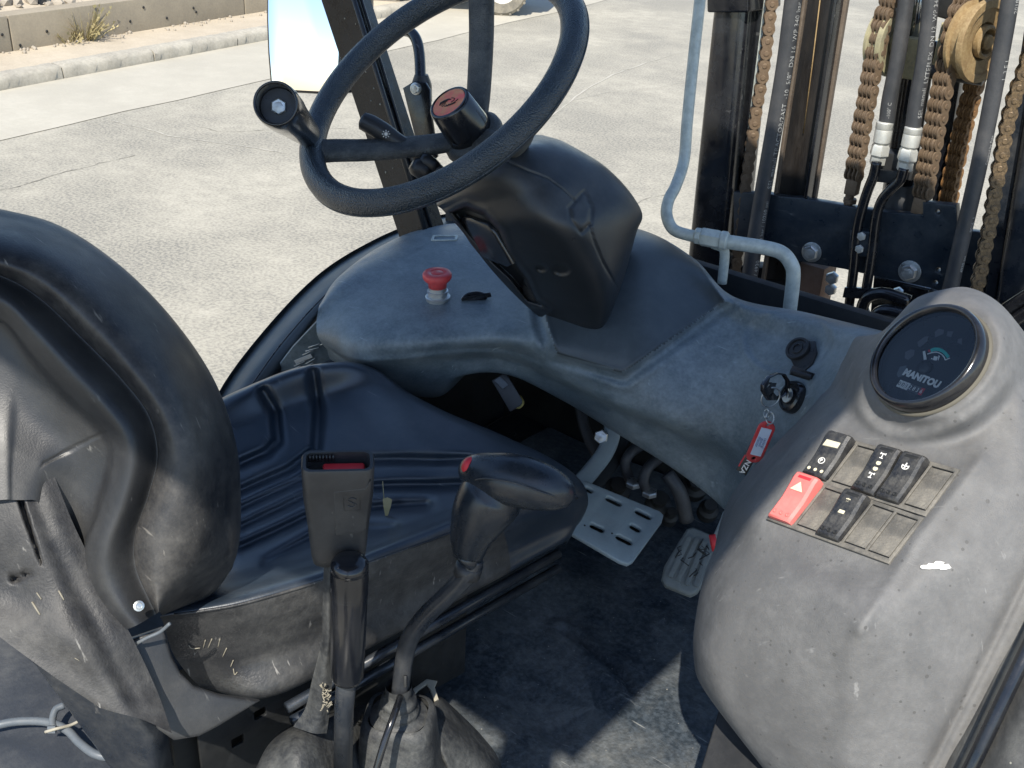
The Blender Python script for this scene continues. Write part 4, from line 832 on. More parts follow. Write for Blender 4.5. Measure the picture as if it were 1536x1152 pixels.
# worn cuts in the side of the cushion
for pts in ([(283, 968), (288, 973), (300, 972)], [(305, 972), (308, 960)], [(318, 958), (312, 972)], [(330, 958), (327, 971)], [(340, 972), (334, 985)], [(350, 990), (346, 1000)], [(356, 1008), (352, 1012), (350, 1003)]):
    q = []
    for x, y in pts: k = np.argmin((X-x)**2+(Y-y)**2+np.where(np.arange(X.shape[0])[:, None] < 120, 1e6, 0)); w_ = G.reshape(-1, 3)[k]; q.append(P(x, y, (w_-CC)@VV-.001))
    mk('scuff', *tube(spl(q, 4), .0005, 6), m_scr, cush)
# dry leaf on the cushion
k = np.argmin((X-579)**2+(Y-768)**2); dlf = (G.reshape(-1, 3)[k]-CC)@VV-.012
pl = Plane(P(575, 750, dlf), P(588, 752, dlf-.002), P(578, 778, dlf-.004))
V, F = slab([pl.at(x, y) for x, y in ((574, 748), (581, 746), (588, 749), (586, 760), (581, 776), (578, 780), (577, 770), (575, 760))], pl.n, .0012, .0003); lf = tag(mk('dry_leaf', V, F, m_weed, angle=40), 'curled dry leaf lying on the seat cushion behind the joystick', 'leaf')
mk('stem', *tube([pl.at(576, 748), pl.at(575, 735), pl.at(574, 722)], .0005, 6), m_weed, lf)
# backrest
K = [
 [(-90, 330), (0, 345), (85, 370), (165, 425), (240, 500), (295, 590), (325, 680), (333, 745), (325, 825), (300, 870), (270, 895), (250, 905)],
 [(-90, 300), (0, 314), (92, 340), (182, 400), (262, 482), (322, 572), (353, 662), (361, 740), (356, 828), (326, 883), (280, 916), (246, 926)],
 [(-90, 312), (0, 327), (86, 352), (172, 410), (250, 492), (306, 580), (336, 668), (343, 742), (338, 822), (312, 872), (272, 908), (244, 924)],
 [(-90, 345), (0, 360), (78, 388), (155, 448), (225, 528), (276, 605), (303, 682), (306, 750), (296, 815), (276, 862), (255, 898), (241, 920)],
 [(-90, 375), (0, 392), (68, 422), (136, 482), (198, 550), (245, 615), (268, 682), (262, 748), (244, 808), (236, 855), (236, 895), (238, 918)],
 [(-90, 392), (0, 411), (62, 446), (124, 504), (184, 566), (226, 622), (240, 682), (227, 742), (206, 802), (206, 850), (224, 896), (236, 920)],
 [(-90, 397), (0, 416), (59, 450), (120, 508), (180, 570), (221, 625), (234, 683), (221, 742), (201, 802), (201, 851), (220, 898), (232, 922)],
 [(-90, 425), (0, 445), (52, 490), (108, 550), (160, 605), (192, 650), (200, 695), (186, 755), (164, 815), (162, 865), (184, 912), (205, 938)],
 [(-90, 452), (0, 475), (47, 525), (98, 582), (146, 628), (170, 664), (170, 708), (152, 765), (133, 820), (131, 868), (150, 915), (178, 948)],
 [(-90, 470), (0, 494), (42, 545), (90, 600), (134, 642), (156, 672), (154, 712), (137, 768), (120, 822), (118, 870), (138, 918), (165, 950)],
 [(-90, 580), (0, 590), (30, 615), (62, 640), (92, 660), (112, 690), (112, 730), (105, 775), (100, 825), (105, 872), (124, 920), (150, 952)],
 [(-90, 690), (0, 695), (20, 698), (40, 700), (58, 703), (70, 710), (76, 740), (80, 785), (86, 830), (95, 878), (112, 924), (138, 955)],
 [(-90, 760), (0, 750), (20, 750), (38, 750), (50, 750), (58, 755), (62, 775), (68, 805), (74, 840), (86, 882), (102, 926), (128, 958)]]
KD = [1.10, 1.025, .985, .935, .918, .93, .937, .915, .925, .94, .945, .935, .93]
tilt = np.linspace(-.045, .0, 12)
A = np.array([[(x, y, d+(tl if i > 0 else tl)) for (x, y), tl in zip(r, tilt)] for i, (r, d) in enumerate(zip(K, KD))])
A = net(A, 10, 12); X, Y, D = A[..., 0], A[..., 1], A[..., 2]
Q = VV+RR*((X-768)/FPX)[..., None]+UU*((576-Y)/FPX)[..., None]
sl_ = pdist([(62, 697), (158, 648)], X, Y); D = D+.0025*np.exp(-(sl_/1.6)**2)
G = CC+Q*D[..., None]; nb_ = int(5.5*10)
br_ = mk('backrest', G[:nb_+1].reshape(-1, 3), gridfaces(nb_+1, G.shape[1]), m_back, seat)
sh = mk('backrest_shell', G[nb_:].reshape(-1, 3), gridfaces(G.shape[0]-nb_, G.shape[1]), m_shell, seat)
V, F = lathe([(.0045, -.001), (.0045, .0012), (.0028, .0016), (.0022, .0004)], P(208, 909, .905), -ray(208, 909)+RR*.2, 20); mk('shell_screw', V, F, m_zinc, sh, angle=30)
# lower shell of the seat back (dusty, sunlit)
LS = [[(-60, 712, .90), (0, 712, .90), (40, 711, .905), (78, 705, .915)],
      [(-60, 800, .895), (0, 800, .895), (60, 800, .896), (112, 790, .916)],
      [(-60, 880, .90), (10, 885, .90), (85, 885, .897), (155, 875, .920)],
      [(-30, 930, .89), (55, 950, .89), (120, 960, .89), (200, 960, .92)],
      [(60, 1000, .89), (110, 1010, .895), (165, 1020, .90), (235, 1035, .93)],
      [(150, 1062, .90), (178, 1070, .90), (215, 1080, .905), (258, 1100, .915)]]
A = net([[tuple(p) for p in r] for r in LS], 16, 20); X, Y, D = A[..., 0], A[..., 1], A[..., 2]
s = sdf([(14, 712), (24, 712), (45, 780), (66, 852), (58, 840), (36, 780)], X, Y); D = D+.012*(1-ss(s, -2, 1))
s = sdf([(10, 868), (52, 856), (36, 868), (22, 873)], X, Y); D = D+.012*(1-ss(s, -2, 2))
s = pdist([(78, 705), (112, 790), (155, 875), (200, 960), (240, 1040)], X, Y); D = D+.004*np.exp(-((s-40)/14)**2)
G = CC+(VV+RR*((X-768)/FPX)[..., None]+UU*((576-Y)/FPX)[..., None])*D[..., None]
ls = mk('lower_shell', G.reshape(-1, 3), gridfaces(*G.shape[:2]), m_shell_d, seat)
for a, b, r_ in (((55, 889), (62, 899), .0009), ((88, 886), (96, 900), .0012), ((48, 903), (60, 922), .0014), ((112, 987), (119, 991), .0005)):
    mk('scrape', *tube([on_surf([a], X, Y, D, .0003)[0], on_surf([b], X, Y, D, .0003)[0]], r_*.6, 6), m_scr, ls)
# base cover beside the cushion
pl = Plane(P(200, 965, .935), P(240, 1090, .945), P(385, 1050, .99))
V, F = slab([pl.at(x, y) for x, y in ((188, 962), (246, 942), (252, 960), (259, 985), (272, 1010), (292, 1030), (330, 1043), (392, 1052), (330, 1090), (300, 1106), (262, 1112), (238, 1095))], pl.n, .012, .004); mk('base_cover', V, F, m_shell, seat, angle=50)
mk('frayed_cord', *tube(spl([P(255, 935, .92), P(240, 948, .925), P(218, 958, .925), P(200, 970, .93), P(195, 985, .93)], 5), .0016, 8), m_cable, seat)
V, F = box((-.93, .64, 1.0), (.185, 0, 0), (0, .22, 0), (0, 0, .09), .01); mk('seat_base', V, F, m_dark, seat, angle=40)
for k in range(2):
    a = PZ(430+k*8, 1062+k*20, 1.06-k*.05); b = PZ(838, 830+k*22, 1.06-k*.05); mk('slide_rail', *tube([a, b], .006, 8), m_blue, seat)
a, b = PZ(300, 1130, .99), PZ(700, 925, .99); T = (b-a)/2; L_ = np.linalg.norm(T); T2 = T/L_; hole = []
pl = Plane(a, b, a+np.array([0, 0, .08])); up = np.array([0, 0, 1.])
o0 = [a-up*.09, b-up*.09, b+up*.035, a+up*.035]; hs = [rrect(a+T2*(2*L_*u)+up*v, T2*.007, up*.006, .3) for u, v in ((.12, -.01), (.2, .012), (.33, -.01), (.47, -.012), (.6, .01), (.72, -.02))]
V, F = slab(o0, pl.n, .004, .0008, holes=hs); mk('suspension_frame', V, F, m_dark, seat, angle=40)
# floor rail with square holes
a, b = PZ(530, 1062, ZF), PZ(725, 928, ZF); T = b-a; L_ = np.linalg.norm(T); T /= L_; pl = Plane(a, b, a+up)
def rr2(px, py, w, h_): c = pl.at(px, py); return rrect(c, T*w, up*h_, .25)
V, F = slab([a, b, b+up*.03, a+up*.052], pl.n, .004, .0006, holes=[rr2(636, 999, .0075, .0065), rr2(669, 979, .0075, .0065), circ(pl.at(652, 990), pl.n, .003, 12), circ(pl.at(698, 963), pl.n, .0022, 12)]); part('floor_rail', (V, F), m_blue, angle=40)
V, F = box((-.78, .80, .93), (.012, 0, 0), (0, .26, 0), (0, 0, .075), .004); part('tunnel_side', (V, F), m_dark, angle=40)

# ---- hood corner at the lower left
pl = Plane(P(0, 900, .95), P(190, 1100, 1.0), P(0, 1000, 1.0))
V, F = slab([pl.at(x, y) for x, y in ((-60, 815), (20, 880), (100, 965), (178, 1050), (226, 1110), (240, 1180), (195, 1200), (120, 1095), (50, 1000), (-60, 905))], pl.n, .03, .006); part('hood_edge', (V, F), m_blue, angle=50)
pl = Plane(PZ(0, 1000, 1.02), PZ(200, 1150, 1.02), PZ(0, 1200, 1.02))
V, F = slab([pl.at(x, y) for x, y in ((-120, 900), (60, 955), (190, 1060), (260, 1200), (260, 1300), (-120, 1300))], pl.n, .02, .004); part('hood_top', (V, F), m_floor_d, angle=50)
hz = 1.03
V, F = tube(spl([PZ(-30, 1095, hz), PZ(20, 1083, hz+.004), PZ(70, 1083, hz+.006), PZ(100, 1095, hz+.006), PZ(120, 1115, hz+.004), PZ(145, 1132, hz+.003), PZ(180, 1138, hz)], 6), .0042, 12); cbl = part('cable', (V, F), m_cable)
mk('cable_branch', *tube(spl([PZ(96, 1058, hz+.015), PZ(84, 1064, hz+.014), PZ(79, 1078, hz+.01), PZ(80, 1092, hz+.008)], 5), .0036, 10), m_cable, cbl)
mk('cable_tie', *tube(spl([PZ(68, 1098, hz+.01), PZ(85, 1093, hz+.014), PZ(105, 1088, hz+.01), PZ(118, 1082, hz+.01)], 4), .0016, 8), m_tape, cbl)
V, F = box(PZ(78, 1094, hz+.012), RR*.004, UU*.0035, VV*.002, .0006); mk('tie_head', V, F, m_cable, cbl, angle=40)
V, F = box((-1.1, .15, .75), (.2, 0, 0), (0, .3, 0), (0, 0, .2), .01); part('battery_tray', (V, F), m_dark, angle=40)

# ---- seat belt buckle on its stalk
bt, bb = P(507, 694, .905), P(508, 838, .965); bx = bb-bt; BL = np.linalg.norm(bx); bx /= BL; ez = -ray(507, 760); ez -= bx*(ez@bx); ez /= np.linalg.norm(ez); ey3 = np.cross(bx, ez); ey3 = ey3 if ey3@RR > 0 else -ey3
def rring(c, a, b, r=.35): return rrect(c, ey3*a, ez*b, r, 5)
prof = [(.06, .024, .009), (.0, .0275, .0125), (-.02, .0295, .0145), (0.0, .0305, .0155), (.25, .0298, .016), (.6, .0262, .0155), (.88, .0240, .0155), (.96, .0225, .014), (1.0, .0175, .011)]
prof = prof[2:]
V = np.concatenate([rring(bt+bx*BL*s_, a, b, .5) for s_, a, b in prof]); n_ = len(V)//len(prof); inner = np.concatenate([rring(bt+bx*BL*s_, a, b, .5) for s_, a, b in ((-.02, .0268, .0118), (.10, .0262, .0112))])
V = np.concatenate([inner[n_:], inner[:n_], V]); F = gridfaces(len(prof)+2, n_, False, True)+[list(range(n_)), [(len(prof)+1)*n_+k for k in range(n_)]]
bk = part('belt_buckle', (V, F), m_shell, angle=50)
mk('release_button', *slab(rrect(bt+bx*.006+ey3*.005+ez*.001, ey3*.018, ez*.009, .3), -bx, .01, .002), m_redprint, bk, angle=50)
for k in range(8): V, F = box(bt+bx*.002-ey3*(.004+.0028*k)-ez*.0095, ey3*.0006, bx*.003, ez*.0016); mk('comb_rib', V, F, m_black, bk)
pl = GP(bt+bx*BL*.45+ez*.0162, ez)
V, F = slab([pl.at(x, y) for x, y in ((500, 738), (548, 733), (556, 720), (557, 735), (549, 793), (540, 800), (505, 804), (503, 800))], ez, .003, .0012); fpn = mk('buckle_panel', V, F, m_shell, bk, angle=50)
V, F = slab(rrect(pl.at(528, 754), ey3*.0075, bx*.009, .2), ez, .001, .0003, holes=[rrect(pl.at(528, 754), ey3*.0062, bx*.0078, .2)]); mk('buckle_mark', V, F, m_shell, fpn, angle=40)
c = pl.at(528, 754, .0004); V, F = tube([c+ey3*x*.001+bx*y*.001 for x, y in spl([(3.5, -3.5), (0, -5), (-3.5, -2.5), (0, 0), (3.5, 2.5), (0, 5), (-3.5, 3.5)], 4)], .0005, 6); mk('buckle_mark_stroke', V, F, m_shell, fpn)
A = net([[tuple(P(*p)) for p in r] for r in (((486, 838, .97), (497, 845, .965), (508, 842, .97)), ((484, 900, .99), (492, 905, .985), (500, 905, .99)), ((482, 960, 1.01), (492, 965, 1.0), (503, 965, 1.01)), ((468, 1020, 1.03), (482, 1024, 1.02), (498, 1030, 1.03)), ((458, 1062, 1.045), (478, 1070, 1.035), (494, 1072, 1.045)), ((440, 1090, 1.05), (470, 1100, 1.04), (490, 1100, 1.05)))], 6, 5)
part('buckle_stalk', (A.reshape(-1, 3), gridfaces(*A.shape[:2])), m_boot)
parts = []
for k in range(26):
    c = P(random.uniform(484, 494), random.uniform(1022, 1068), 1.02); d = np.array([random.uniform(-1, 1) for _ in range(3)]); d /= np.linalg.norm(d); parts.append(tube([c, c+d*.004, c+d*.006+np.array([0, 0, .002])], .0006, 5))
V, F = join(parts); part('frayed_webbing', (V, F), m_scr, kind='stuff')

# ---- lever with the round black grip
g0, g1 = P(524.5, 846, .925), P(521, 1016, .998); ga_ = g1-g0; GL = np.linalg.norm(ga_); ga_ /= GL
V, F = lathe([(.004, -.0062), (.010, -.0055), (.0145, -.0035), (.0165, .0), (.0166, .004), (.0160, .005), (.0166, .006), (.0163, GL*.5), (.0155, GL*.97), (.0140, GL), (.008, GL)], g0, ga_, 40); lv = part('drive_lever', (V, F), m_gloss)
for k in range(7): V, F = lathe([(.0163, -.0004), (.0168, 0), (.0163, .0004)], g0+ga_*(.014+.0032*k), ga_, 30, caps=False); mk('grip_ring', V, F, m_gloss, lv)
V, F = tube([g1-ga_*.01, P(516, 1060, 1.025), P(514, 1170, 1.085)], .0095, 18); mk('lever_rod', V, F, m_blue, lv)
# ---- joystick lever
js = empty('joystick', P(600, 1060, 1.12), parent=FL)
V, F = tube(spl([P(712, 838, 1.03), P(700, 862, 1.035), P(672, 892, 1.05), P(640, 922, 1.065), P(616, 955, 1.08), (P(606, 990, 1.095)), P(601, 1030, 1.11), P(597, 1070, 1.13)], 6), .0095, 20); mk('lever_rod', V, F, m_blue, js)
V, F = tube(spl([P(600, 1046, 1.095), P(592, 1070, 1.06), P(576, 1115, 1.05), P(560, 1170, 1.05)], 6), .0036, 10); mk('control_cable', V, F, m_gloss, js)
V, F = box(P(608, 1022, 1.088), RR*.0015, UU*.006, VV*.002, .0005); mk('rod_slot', V, F, m_dark, js)
def blob(pts, n=24, el=.8, ref=None):
    q = spl([tuple(P(x, y, d))+(r*d/FPX,) for x, y, d, r in pts], 6); return tube(q[:, :3], np.maximum(q[:, 3], .0005), n)
V, F = blob([(695, 846, 1.03, 14), (698, 842, 1.03, 21), (702, 830, 1.03, 24), (708, 800, 1.02, 34), (724, 765, 1.01, 46), (740, 740, 1.005, 48), (750, 722, 1.0, 38), (754, 708, 1.0, 22)], 28); gp_ = mk('grip', V, F, m_grip, js)
V, F = blob([(697, 706, 1.02, 8), (703, 706, 1.015, 20), (718, 708, 1.005, 29), (745, 716, .995, 38), (780, 722, .985, 40), (815, 731, .98, 36), (842, 740, .98, 27), (857, 746, .98, 15), (862, 748, .98, 4)], 30); mk('palm_rest', V, F, m_grip, gp_)
V, F = tube(spl([P(706, 722, .99), P(730, 718, .968), P(770, 724, .955), P(810, 738, .955), P(845, 748, .966)], 6), .0009, 8); mk('mould_seam', V, F, m_shell, gp_)
V, F = lathe([(.0085, 0), (.0088, .004), (.006, .0075), (.0, .008)], P(707, 700, .998), -RR*.85+UU*.35+VV*.3, 24); mk('thumb_button', V, F, m_redprint, gp_)
V, F = tube([P(705, 846, 1.035), P(700, 862, 1.04)], .0135, 20); mk('collar', V, F, m_shell, js)
# rubber boot
bo = P(598, 1052, 1.12); bp_ = np.array([0, 0, 1.])
V, F = lathe([(.0135, .022), (.0142, .014), (.0132, .008), (.0185, .005), (.0195, -.001), (.017, -.004), (.0215, -.008), (.022, -.012), (.0205, -.016), (.031, -.019)], bo, bp_, 32, caps=False); b1 = part('rubber_boot', (V, F), m_boot)
rings = []
for s_, a_, h_ in ((.7, .030, -.016), (.9, .035, -.018), (1, .038, -.026), (1.05, .041, -.06), (1.1, .046, -.09), (1.1, .06, -.12)):
    c = bo+bp_*h_; rings.append(np.array(rrect(c, np.array([.83, .55, 0])*a_, np.array([-.55, .83, 0])*a_*.9, .55, 5)))
V = np.concatenate(rings); mk('boot_skirt', V, gridfaces(len(rings), len(rings[0]), False, True), m_boot, b1)
# humps of the rubber cover round the levers
def lump(name, rows, m, **k):
    A = net([[tuple(P(*p)) for p in r] for r in rows], 10, 12); A[..., 2] += .0006*np.sin(A[..., 0]*90)*np.cos(A[..., 1]*70); return part(name, (A.reshape(-1, 3), gridfaces(*A.shape[:2])), m, **k)
lump('lever_gaiter', [[(385, 1150, 1.08), (410, 1108, 1.12), (445, 1085, 1.14), (500, 1068, 1.17), (575, 1052, 1.24), (600, 1060, 1.3)],
  [(378, 1165, 1.05), (405, 1118, 1.08), (448, 1092, 1.09), (503, 1076, 1.13), (572, 1062, 1.21), (598, 1066, 1.28)],
  [(372, 1200, 1.03), (410, 1150, 1.05), (455, 1120, 1.055), (510, 1105, 1.11), (570, 1095, 1.19), (610, 1100, 1.26)],
  [(370, 1260, 1.02), (410, 1220, 1.03), (460, 1200, 1.035), (520, 1190, 1.09), (580, 1180, 1.17), (620, 1180, 1.24)]], m_boot)
lump('mat_flap', [[(655, 1050, 1.28), (662, 1045, 1.3), (700, 1080, 1.3), (740, 1120, 1.3), (780, 1160, 1.3)],
  [(645, 1062, 1.22), (662, 1050, 1.25), (697, 1085, 1.26), (736, 1125, 1.265), (775, 1170, 1.27)],
  [(643, 1082, 1.18), (662, 1085, 1.19), (692, 1110, 1.20), (725, 1150, 1.215), (760, 1200, 1.23)],
  [(648, 1115, 1.17), (664, 1125, 1.165), (685, 1150, 1.18), (712, 1190, 1.2), (740, 1230, 1.21)],
  [(668, 1150, 1.19), (680, 1175, 1.18), (695, 1210, 1.19), (710, 1240, 1.2), (730, 1280, 1.21)]], m_boot)
pl = Plane(P(610, 1045, 1.24), P(655, 1050, 1.24), P(640, 1020, 1.26))
V, F = slab([pl.at(x, y) for x, y in ((606, 1050), (620, 1032), (640, 1018), (656, 1021), (652, 1030), (658, 1048), (652, 1052), (645, 1034), (640, 1026), (628, 1034), (614, 1052))], pl.n, .004, .001); part('torn_mat_edge', (V, F), m_tape, angle=40)
pl = Plane(P(615, 1050, 1.22), P(650, 1060, 1.22), P(640, 1045, 1.24))
V, F = slab([pl.at(x, y) for x, y in ((612, 1052), (630, 1048), (649, 1053), (646, 1064), (618, 1060))], pl.n, .006, .0015); part('boot_clamp', (V, F), m_blue, angle=40)

# ---- pedals and what hangs behind them
def slot(pl, a, b, w):
    a, b = pl.at(*a), pl.at(*b); T = b-a; L_ = np.linalg.norm(T); T /= L_; e = np.cross(pl.n, T); return rrect((a+b)/2, T*L_/2, e*w, .95, 4)
pl = Plane(P(870, 735, 1.50), P(995, 772, 1.50), P(940, 842, 1.43))
sl2 = [((878, 731), (889, 738), .004), ((909, 746), (932, 757), .0045), ((953, 765), (977, 777), .0045), ((885, 786), (906, 796), .0045), ((945, 787), (961, 796), .0045), ((924, 803), (948, 815), .0045)]
ol = [(850, 742), (868, 722), (880, 721), (990, 766), (996, 772), (993, 783), (950, 842), (942, 846), (930, 842), (853, 797), (848, 790)]
V, F = slab([pl.at(x, y) for x, y in ol], pl.n, .008, .0025, holes=[slot(pl, a, b, w) for a, b, w in sl2]); pd = part('brake_pedal', (V, F), m_pedal, angle=50)
V, F = slab([pl.at(x, y, -.018) for x, y in [(860, 745), (985, 775), (940, 835), (860, 795)]], pl.n, .004, .001); mk('pedal_backing', V, F, m_dark, pd, angle=40)
for x, y in ((877, 788), (918, 800)): mk('pedal_dot', *lathe([(.0014, 0), (.001, .0006)], pl.at(x, y), pl.n, 10), m_dark, pd)
V, F = flat_tube(spl([P(918, 622, 1.62), P(918, 650, 1.61), P(908, 678, 1.59), P(888, 705, 1.56), P(868, 728, 1.53), P(850, 750, 1.52)], 6), .013, .006, ref=-VV); mk('pedal_arm', V, F, m_pedal, pd, angle=60)
V, F = flat_tube(spl([P(934, 632, 1.64), P(932, 660, 1.63), P(920, 688, 1.61), P(900, 715, 1.58), P(885, 735, 1.56)], 6), .013, .006, ref=-VV); mk('pedal_arm', V, F, m_dark, pd, angle=60)
pl = Plane(P(1035, 792, 1.44), P(1072, 806, 1.43), P(1020, 885, 1.40))
V, F = slab([pl.at(x, y) for x, y in ((1030, 792), (1040, 789), (1072, 803), (1078, 812), (1060, 868), (1046, 888), (1036, 893), (998, 878), (992, 868), (996, 848))], pl.n, .016, .005); ap = part('accelerator_pedal', (V, F), m_pedalrub, angle=55)
for a, b in (((1035, 805), (1005, 866)), ((1046, 808), (1017, 872)), ((1057, 812), (1030, 878)), ((1067, 818), (1043, 880))):
    A_, B_ = pl.at(*a, .0008), pl.at(*b, .0008); T = B_-A_; L_ = np.linalg.norm(T); T /= L_; mk('pedal_rib', *box((A_+B_)/2, T*L_/2, np.cross(pl.n, T)*.0035, pl.n*.0018, .0008), m_pedalrub, ap, angle=40)
for k in range(14):
    x0, y0 = random.choice([(1022, 825), (1050, 830), (1045, 850), (1055, 815)]); x0 += random.uniform(-6, 6); y0 += random.uniform(-12, 14); mk('crack', *tube([pl.at(x0+random.uniform(-6, 6)*i, y0+i*random.uniform(2, 7), .0024) for i in range(3)], .0008, 5), m_dark, ap)
V, F = flat_tube(spl([P(1092, 770, 1.40), P(1085, 788, 1.42), P(1074, 812, 1.44)], 5), .007, .003, ref=-VV); mk('pedal_arm', V, F, m_pedal, ap)
V, F = tube([P(1068, 802, 1.40), P(1073, 826, 1.40)], .0045, 12); mk('red_stop', V, F, m_redprint, ap)
# connector and hoses in the footwell
ct = empty('wiring_connector', P(765, 590, 1.5), parent=FL)
V, F = box(P(762, 588, 1.50), RR*.013+UU*-.022, RR*.010+UU*.006, VV*.010, .002); mk('connector_body', V, F, m_shell, ct, angle=40)
V, F = box(P(752, 574, 1.488), RR*.006+UU*-.006, RR*.004+UU*.003, VV*.004, .001); mk('connector_clip', V, F, m_cable, ct, angle=40)
m_yel = mat('yellow_wire', (.35, .28, .08), .5, bump=0)
mk('wire', *tube(spl([P(768, 608, 1.5), P(778, 612, 1.49), P(785, 604, 1.49), P(780, 594, 1.5)], 5), .0016, 8), m_yel, ct)
mk('wire', *tube(spl([P(768, 600, 1.5), P(778, 605, 1.5), P(783, 598, 1.51)], 5), .0015, 8), m_cable, ct)
for pts, r in (([(962, 668, 1.62), (945, 680, 1.60), (938, 698, 1.6), (946, 724, 1.62)], .008), ([(988, 688, 1.60), (972, 702, 1.58), (965, 722, 1.58), (972, 740, 1.6)], .008), ([(1000, 710, 1.58), (1020, 740, 1.58), (1030, 780, 1.6)], .011), ([(868, 600, 1.7), (880, 650, 1.68), (905, 700, 1.66)], .009)):
    hs_ = part('brake_hose', tube(spl([P(*p) for p in pts], 6), r, 14), m_hose)
for x, y in ((950, 728), (974, 742)): hexbolt(P(x, y, 1.59), UU*.8-VV*.5, .012, .008, m_zinc, FL, 'hose_union')
hexbolt(P(902, 655, 1.6), -VV+RR*-.2, .011, .008, m_zinc, FL, 'pivot_bolt')
for x, y, r in ((1003, 780, .012), (1040, 735, .02), (1060, 770, .016), (985, 760, .02), (925, 740, .02)): part('pump_fitting', lathe([(r, 0), (r, .02), (r*.6, .024), (r*.6, .04)], P(x, y, 1.66), -VV+UU*.5, 18), m_dark, angle=40)

# ---- left pillar, mirror, roof
pb_, pt_ = P(632, 345, 1.74), P(520, 0, 1.66); pdv = pt_-pb_; pdv /= np.linalg.norm(pdv)
def pil(px, py, d): return P(px, py, d)
Lb, Lt = P(598, 352, 1.77), P(482, 0, 1.69); Mb, Mt = P(640, 352, 1.72), P(531, 0, 1.64); Rb, Rt = P(668, 345, 1.765), P(556, 0, 1.685)
Sb, St = P(593, 352, 1.80), P(477, 0, 1.72)
def ext(b, t, k=1.62): return b+(t-b)*k
back = (Rb-Mb)+(Lb-Mb)
sec = lambda s: [p for p in (Lb+(Lt-Lb)*s, Mb+(Mt-Mb)*s, Rb+(Rt-Rb)*s, Rb+(Rt-Rb)*s+(Lb-Mb)*1.0, Sb+(St-Sb)*s+(Rb-Mb)*.4)]
V = np.array(sec(-.02)+sec(.5)+sec(1)+sec(1.62)); F = gridfaces(4, 5, False, True)+[[4, 3, 2, 1, 0], [15, 16, 17, 18, 19]]
pr_ = part('front_pillar', (V, F), m_pillar, angle=25)
mk('weather_strip', *tube([Mb+(Mt-Mb)*s-VV*.001 for s in (-.02, .5, 1.3)], .004, 10), m_black, pr_)
mk('pillar_groove', *tube([Mb+(Rb-Mb)*.35+(Mt-Mb)*s-VV*.002 for s in (-.02, .5, 1.3)], .0025, 8), m_black, pr_)
V, F = join([lathe([(.002*random.uniform(.4, 1), 0), (.0012, .0006)], Lb+(Mb-Lb)*random.uniform(.2, .9)+(Mt-Mb)*random.uniform(.1, .95)-VV*.001, -VV, 6) for _ in range(22)]); mk('dust_fleck', V, F, m_tape, pr_, kind='stuff')
ZR_ = 2.45; ftop = Mb+(Mt-Mb)*((ZR_-Mb[2])/(Mt-Mb)[2])
roof = empty('overhead_guard', (-.62, .4, ZR_), parent=FL)
V, F = box((-.605, .375, ZR_+.01), (.665, 0, 0), (0, .665, 0), (0, 0, .012), .004); mk('roof_panel', V, F, m_blue, roof, angle=40)
for c, hx, hy in (((-.62, 1.05, ZR_-.02), .66, .02), ((-.62, -.30, ZR_-.02), .66, .02), ((-1.27, .375, ZR_-.02), .02, .67), ((.06, .375, ZR_-.02), .02, .67)): V, F = box(c, (hx, 0, 0), (0, hy, 0), (0, 0, .025), .005); mk('roof_beam', V, F, m_blue, roof, angle=40)
for x in (-1.27, .03): V, F = box((x, -.32, (ZR_+1.0)/2), (.025, 0, 0), (0, .03, 0), (0, 0, (ZR_-1.0)/2), .006); mk('rear_pillar', V, F, m_blue, roof, angle=40)
mirror = empty('mirror', P(455, 70, 1.95), parent=FL)
rm = ray(455, 70); rm /= np.linalg.norm(rm); od = np.array([.0, -.95, .25]); od /= np.linalg.norm(od); mn = od-rm; mn /= np.linalg.norm(mn)
mp_ = GP(P(455, 70, 1.95), mn)
mo = [(405, 128), (401, 80), (399, 30), (399, -60), (402, -150), (415, -200), (520, -205), (548, -180), (556, -100), (555, 20), (550, 100), (530, 138), (500, 142), (425, 138)]
V, F = slab([mp_.at(x, y, -.002) for x, y in mo], mn, .022, .005); mk('mirror_shell', V, F, m_gloss, mirror, angle=50)
ce = np.mean(mo, 0); V, F = slab([mp_.at(ce[0]+(x-ce[0])*.955, ce[1]+(y-ce[1])*.975, .0006) for x, y in mo], mn, .003, .0004); mk('mirror_glass', V, F, m_mirror, mirror, angle=40)
V, F = tube(spl([P(540, 75, 1.97), P(585, 50, 1.93), P(608, 46, 1.90), P(622, 55, 1.88), P(629, 80, 1.87), P(631, 125, 1.86)], 6), .0098, 16); mk('mirror_arm', V, F, m_mast, mirror)
V, F = lathe([(.012, 0), (.0165, .012), (.018, .018), (.018, .045), (.016, .05)], P(632, 112, 1.86), P(633, 150, 1.88)-P(632, 112, 1.86), 20); mk('arm_clamp', V, F, m_shell, mirror, angle=40)
pl = Plane(P(625, 125, 1.85), P(650, 160, 1.85), P(640, 230, 1.88))
V, F = slab([pl.at(x, y) for x, y in ((604, 132), (622, 121), (638, 124), (645, 135), (646, 165), (656, 235), (640, 250), (632, 245))], pl.n, .006, .0015); mb = mk('mirror_bracket', V, F, m_mast, mirror, angle=40)
hexbolt(pl.at(624, 133, .001), pl.n, .0085, .006, m_zinc, mb, 'bracket_bolt', washer=.0105)

